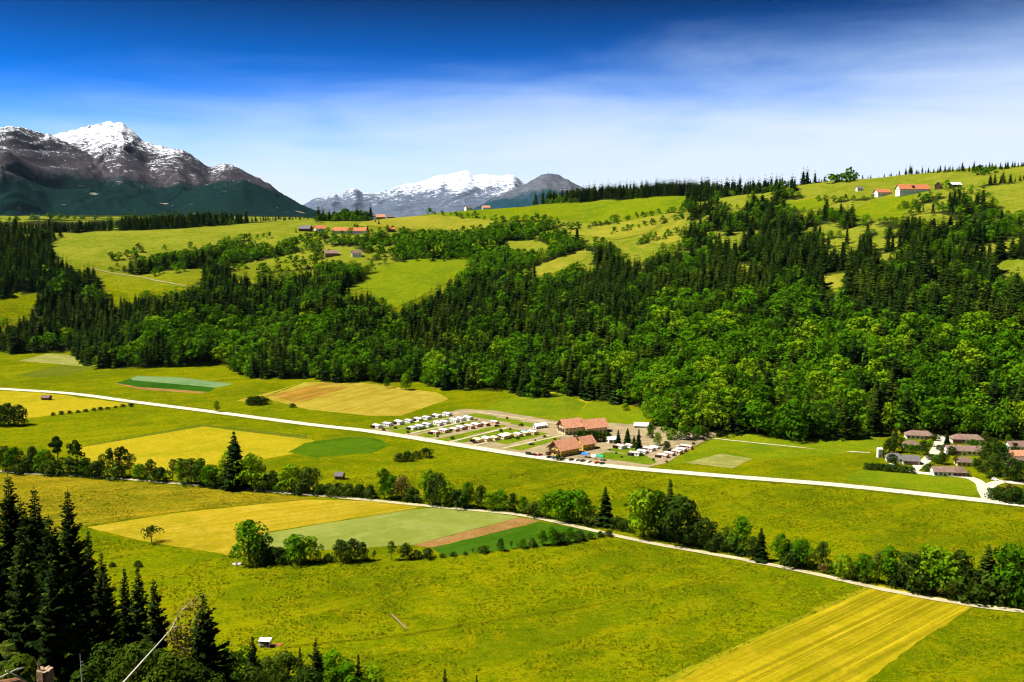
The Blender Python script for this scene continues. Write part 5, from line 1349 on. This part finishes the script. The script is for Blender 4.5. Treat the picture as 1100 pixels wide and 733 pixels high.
def mountain(name, px0, px1, r0, r1, ridges, zb, mat, na=420, nr=190, gul=.2, seed=0):
    a = np.arctan2(ray(np.linspace(px0, px1, na), 200)[0], ray(np.linspace(px0, px1, na), 200)[1])
    pxs = np.linspace(px0, px1, na); rs = np.linspace(r0, r1, nr)
    Z = np.full((na, nr), zb - 60.0)
    Rr, Px = np.meshgrid(rs, pxs)
    for k, (rk, prof_, wf, wb, ex) in enumerate(ridges):
        pp = np.interp(pxs, [q[0] for q in prof_], [q[1] for q in prof_])
        ker = np.hanning(9); ker /= ker.sum(); pp = np.convolve(np.concatenate([np.full(4, pp[0]), pp, np.full(4, pp[-1])]), ker, 'valid')
        rc = rk + (fbm(pxs / 60, pxs * 0 + 4, 1, seed + 60 + k) - .5) * wf * .25
        Hh = ray_z(pxs, pp, rc) - zb
        crag = ((fbm(pxs / 5, pxs * 0, 4, seed + k) - .5) * 3.2 * rc / F)[:, None]
        t = np.where(Rr < rc[:, None], (rc[:, None] - Rr) / wf, (Rr - rc[:, None]) / wb)
        fo = np.clip(1 - t, 0, 1) ** ex
        WX = (Px - 550) / F * Rr; sc_ = rk / 8000
        wx = WX + (fbm(WX / 900 / sc_, Rr / 900 / sc_, 3, seed + 80) - .5) * 900 * sc_; wy = Rr + (fbm(WX / 900 / sc_, Rr / 900 / sc_, 3, seed + 90) - .5) * 900 * sc_
        g1 = 1 - np.abs(2 * fbm(wx / 620 / sc_, wy / 1500 / sc_, 4, seed + 20 + k) - 1)
        g2 = 1 - np.abs(2 * fbm(wx / 190 / sc_, wy / 420 / sc_, 4, seed + 40 + k) - 1)
        amp = gul * Hh[:, None] * np.clip(t * 3.2, 0, 1) * fo ** .5
        zz = zb - 60 + (Hh[:, None] + 60) * fo + amp * ((g1 - .72) * 1.7 + (g2 - .7) * 1.0) + crag * np.exp(-t * 14)
        Z = np.maximum(Z, zz)
    X = np.sin(a)[:, None] * Rr; Y = np.cos(a)[:, None] * Rr
    i, j = np.meshgrid(np.arange(na - 1), np.arange(nr - 1), indexing='ij'); q = i * nr + j
    Q = np.stack([q, q + nr, q + nr + 1, q + 1], -1).reshape(-1, 4)[:, ::-1]
    me = mesh_np(name, np.stack([X, Y, Z], -1).reshape(-1, 3), Q, smooth=True)
    return tag(link(name, me, mat), kind='structure')
RA = [(-260,190),(-150,170),(-60,160),(0,155),(40,150),(62,145),(85,139),(105,134),(122,131),(133,131),(139,135),(150,146),(158,153),(175,157),(195,160),(205,165),(215,172),(226,181),(233,178),(240,175),(250,178),(262,183),(276,190),(292,199),(305,209),(318,217),(332,224),(350,231),(390,240)]
RB = [(-260,165),(-150,150),(-60,146),(0,138),(14,135.5),(32,138),(55,144),(72,152),(90,162),(112,174),(135,187),(160,200),(185,212),(215,224),(250,236),(390,244)]
RC_ = [(-260,210),(0,214),(120,216),(165,214),(200,206),(225,196),(245,193),(262,192),(285,202),(310,217),(330,226),(350,234),(390,244)]
mountain('mountain', -260, 390, 5100, 10400, [(8600, RA, 2900, 1500, 1.25), (7300, RB, 2100, 1300, 1.15), (6700, RC_, 1500, 1200, 1.1)], 205,
         mountain_mat('snowy_mountain', 430, 410, (.003, .010, .009), (.042, .037, .042), (.5, .53, .58), 85, .019), seed=3)
RF = [(270,232),(318,226),(334,215),(342,211),(350,213),(356,208),(366,211),(375,203),(382,202),(388,207),(398,208),(412,206),(428,199),(445,197),(458,193),(470,189),(482,187),(494,184),(502,183.5),(510,189),(520,187),(530,189),(545,188),(552,187),(560,195),(575,202),(600,212),(640,226),(700,240)]
mountain('mountain', 270, 700, 12500, 19500, [(16500, RF, 3600, 2400, 1.1), (14800, [(270,238),(400,236),(430,226),(450,219),(470,211),(488,203),(505,199),(525,203),(540,214),(560,226),(600,236),(700,244)], 2300, 1700, 1.1)], 160,
         mountain_mat('far_snowy_range', 225, 430, (.01, .03, .04), (.07, .085, .12), (.46, .5, .58), 150, .011), na=340, nr=150, gul=.2, seed=13)
RG = [(440,244),(470,240),(495,231),(510,223),(530,213),(548,204),(562,198),(573,193),(583,186.5),(590,186),(600,188.5),(610,193),(618,197),(628,202),(645,211),(665,221),(700,236),(760,246)]
mountain('mountain', 440, 760, 9300, 13500, [(11600, RG, 2100, 1600, 1.1)], 150,
         mountain_mat('dark_far_peak', 470, 900, (.006, .022, .03), (.07, .078, .095), (.7, .74, .78), 110, .008), na=300, nr=130, gul=.22, seed=23)

# ------------------------------------------------------------------ the air
AIR = 1.0
def haze():
    mb = MB(); mb.box(-14000, -120, -2, 14000, 21000, 1250)
    m, nt, out = new_mat('haze')
    v = nt.nodes.new('ShaderNodeVolumePrincipled'); v.inputs['Color'].default_value = (.42, .68, 1, 1); v.inputs['Density'].default_value = HAZE
    v.inputs['Anisotropy'].default_value = 0.0
    L(nt, v.outputs[0], out.inputs['Volume'])
    tag(mb.build('haze', m), kind='stuff')
HAZE = 3e-6
haze()

# ------------------------------------------------------------------ sun and sky
SUN_DIR = Vector((-.85, -.10, 0)).normalized() * math.cos(R(58)) + Vector((0, 0, math.sin(R(58))))
ld = bpy.data.lights.new('sun', 'SUN'); ld.energy = 4.6; ld.angle = R(.5); ld.color = (1, .96, .88)
lo = bpy.data.objects.new('sun', ld); COL.objects.link(lo); lo.location = (0, 0, 3000)
lo.rotation_euler = (-SUN_DIR).to_track_quat('-Z', 'Y').to_euler()
W = bpy.data.worlds.new('World'); SC.world = W; W.use_nodes = True
nt = W.node_tree; nt.nodes.clear()
out = nt.nodes.new('ShaderNodeOutputWorld'); bg = nt.nodes.new('ShaderNodeBackground'); L(nt, bg.outputs[0], out.inputs[0])
bg.inputs[1].default_value = .055
g = N(nt, 'ShaderNodeTexCoord').outputs['Generated']
# polarised, deep sky: sample the sky texture higher up than the view direction
mp = nt.nodes.new('ShaderNodeMapping'); mp.vector_type = 'POINT'; L(nt, g, mp.inputs[0]); mp.inputs['Scale'].default_value = (1, 1, 3.2)
nrm = nt.nodes.new('ShaderNodeVectorMath'); nrm.operation = 'NORMALIZE'; L(nt, mp.outputs[0], nrm.inputs[0])
sky = nt.nodes.new('ShaderNodeTexSky'); sky.sky_type = 'NISHITA'; sky.sun_disc = False
sky.sun_elevation = math.asin(SUN_DIR.z); sky.sun_rotation = math.atan2(SUN_DIR.x, SUN_DIR.y)
sky.altitude = 900; sky.air_density = 1.0; sky.dust_density = .3; sky.ozone_density = 3
L(nt, nrm.outputs[0], sky.inputs[0])
hsv = nt.nodes.new('ShaderNodeHueSaturation'); L(nt, sky.outputs[0], hsv.inputs['Color']); hsv.inputs['Saturation'].default_value = 1.35; hsv.inputs['Hue'].default_value = .505
sp3 = nt.nodes.new('ShaderNodeSeparateXYZ'); L(nt, g, sp3.inputs[0])
el = sp3.outputs[2]
deep = ramp(nt, el, .07, .225, 1.0, .06)
skyc_ = mixc(nt, 1.0, mixc(nt, 1.0, hsv.outputs[0], deep, 'MULTIPLY'), (.004, 1.6, 2.45), 'MULTIPLY')
# thin cloud veil, thicker low down, streaky
cm = nt.nodes.new('ShaderNodeMapping'); L(nt, g, cm.inputs[0]); cm.inputs['Scale'].default_value = (2.2, 2.2, 11); cm.inputs['Rotation'].default_value = (0, R(9), 0)
c1 = noise(nt, cm.outputs[0], 1.3, 6, .55, .5)
cm2 = nt.nodes.new('ShaderNodeMapping'); L(nt, g, cm2.inputs[0]); cm2.inputs['Scale'].default_value = (5, 5, 30); cm2.inputs['Rotation'].default_value = (0, R(7), 0)
c2 = noise(nt, cm2.outputs[0], 1.6, 5, .6, .6)
tilt = mathn(nt, 'ADD', el, mathn(nt, 'MULTIPLY', sp3.outputs[0], -.08))
thr = ramp(nt, tilt, 0, .2, 1.30, -.13)
cl = mathn(nt, 'ADD', thr, mathn(nt, 'MULTIPLY', mathn(nt, 'SUBTRACT', c1, .5), .65))
cl = mathn(nt, 'ADD', cl, mathn(nt, 'MULTIPLY', mathn(nt, 'SUBTRACT', c2, .5), .18))
cf = nt.nodes.new('ShaderNodeMapRange'); cf.interpolation_type = 'SMOOTHSTEP'; L(nt, cl, cf.inputs[0]); cf.inputs[1].default_value = 0; cf.inputs[2].default_value = 1.0
cf.inputs[4].default_value = .97
cc = mixc(nt, 1.0, (7.0, 7.6, 8.4), (1, 1, 1), 'MULTIPLY')
cc = mixc(nt, cf.outputs[0], (4.0, 6.0, 8.4), (5.9, 6.5, 7.2))
L(nt, mixc(nt, cf.outputs[0], skyc_, cc), bg.inputs[0])

# ------------------------------------------------------------------ camera and output
cd = bpy.data.cameras.new('camera'); cam = bpy.data.objects.new('camera', cd); COL.objects.link(cam)
cd.lens = 35; cd.sensor_width = 36; cd.clip_start = .5; cd.clip_end = 60000
cam.location = (0, 0, CAMZ); cam.rotation_euler = (math.pi / 2 - PITCH, 0, 0)
SC.camera = cam
SC.view_settings.view_transform = 'Standard'; SC.view_settings.look = 'None'; SC.view_settings.gamma = 1; SC.view_settings.use_curve_mapping = False
SC.view_settings.exposure = 1.37
SC.cycles.max_bounces = 5; SC.cycles.diffuse_bounces = 2; SC.cycles.glossy_bounces = 1; SC.cycles.transmission_bounces = 2; SC.cycles.transparent_max_bounces = 4; SC.cycles.volume_bounces = 0
SC.cycles.use_denoising = True; SC.cycles.denoising_input_passes = 'RGB_ALBEDO_NORMAL'; SC.cycles.denoising_prefilter = 'ACCURATE'
SC.cycles.pixel_filter_type = 'BLACKMAN_HARRIS'; SC.cycles.filter_width = 1.15
if False:
    for o in bpy.data.objects:
        l = o.get('label')
        if l and len(l.split()) > 16: print('LONG', l)
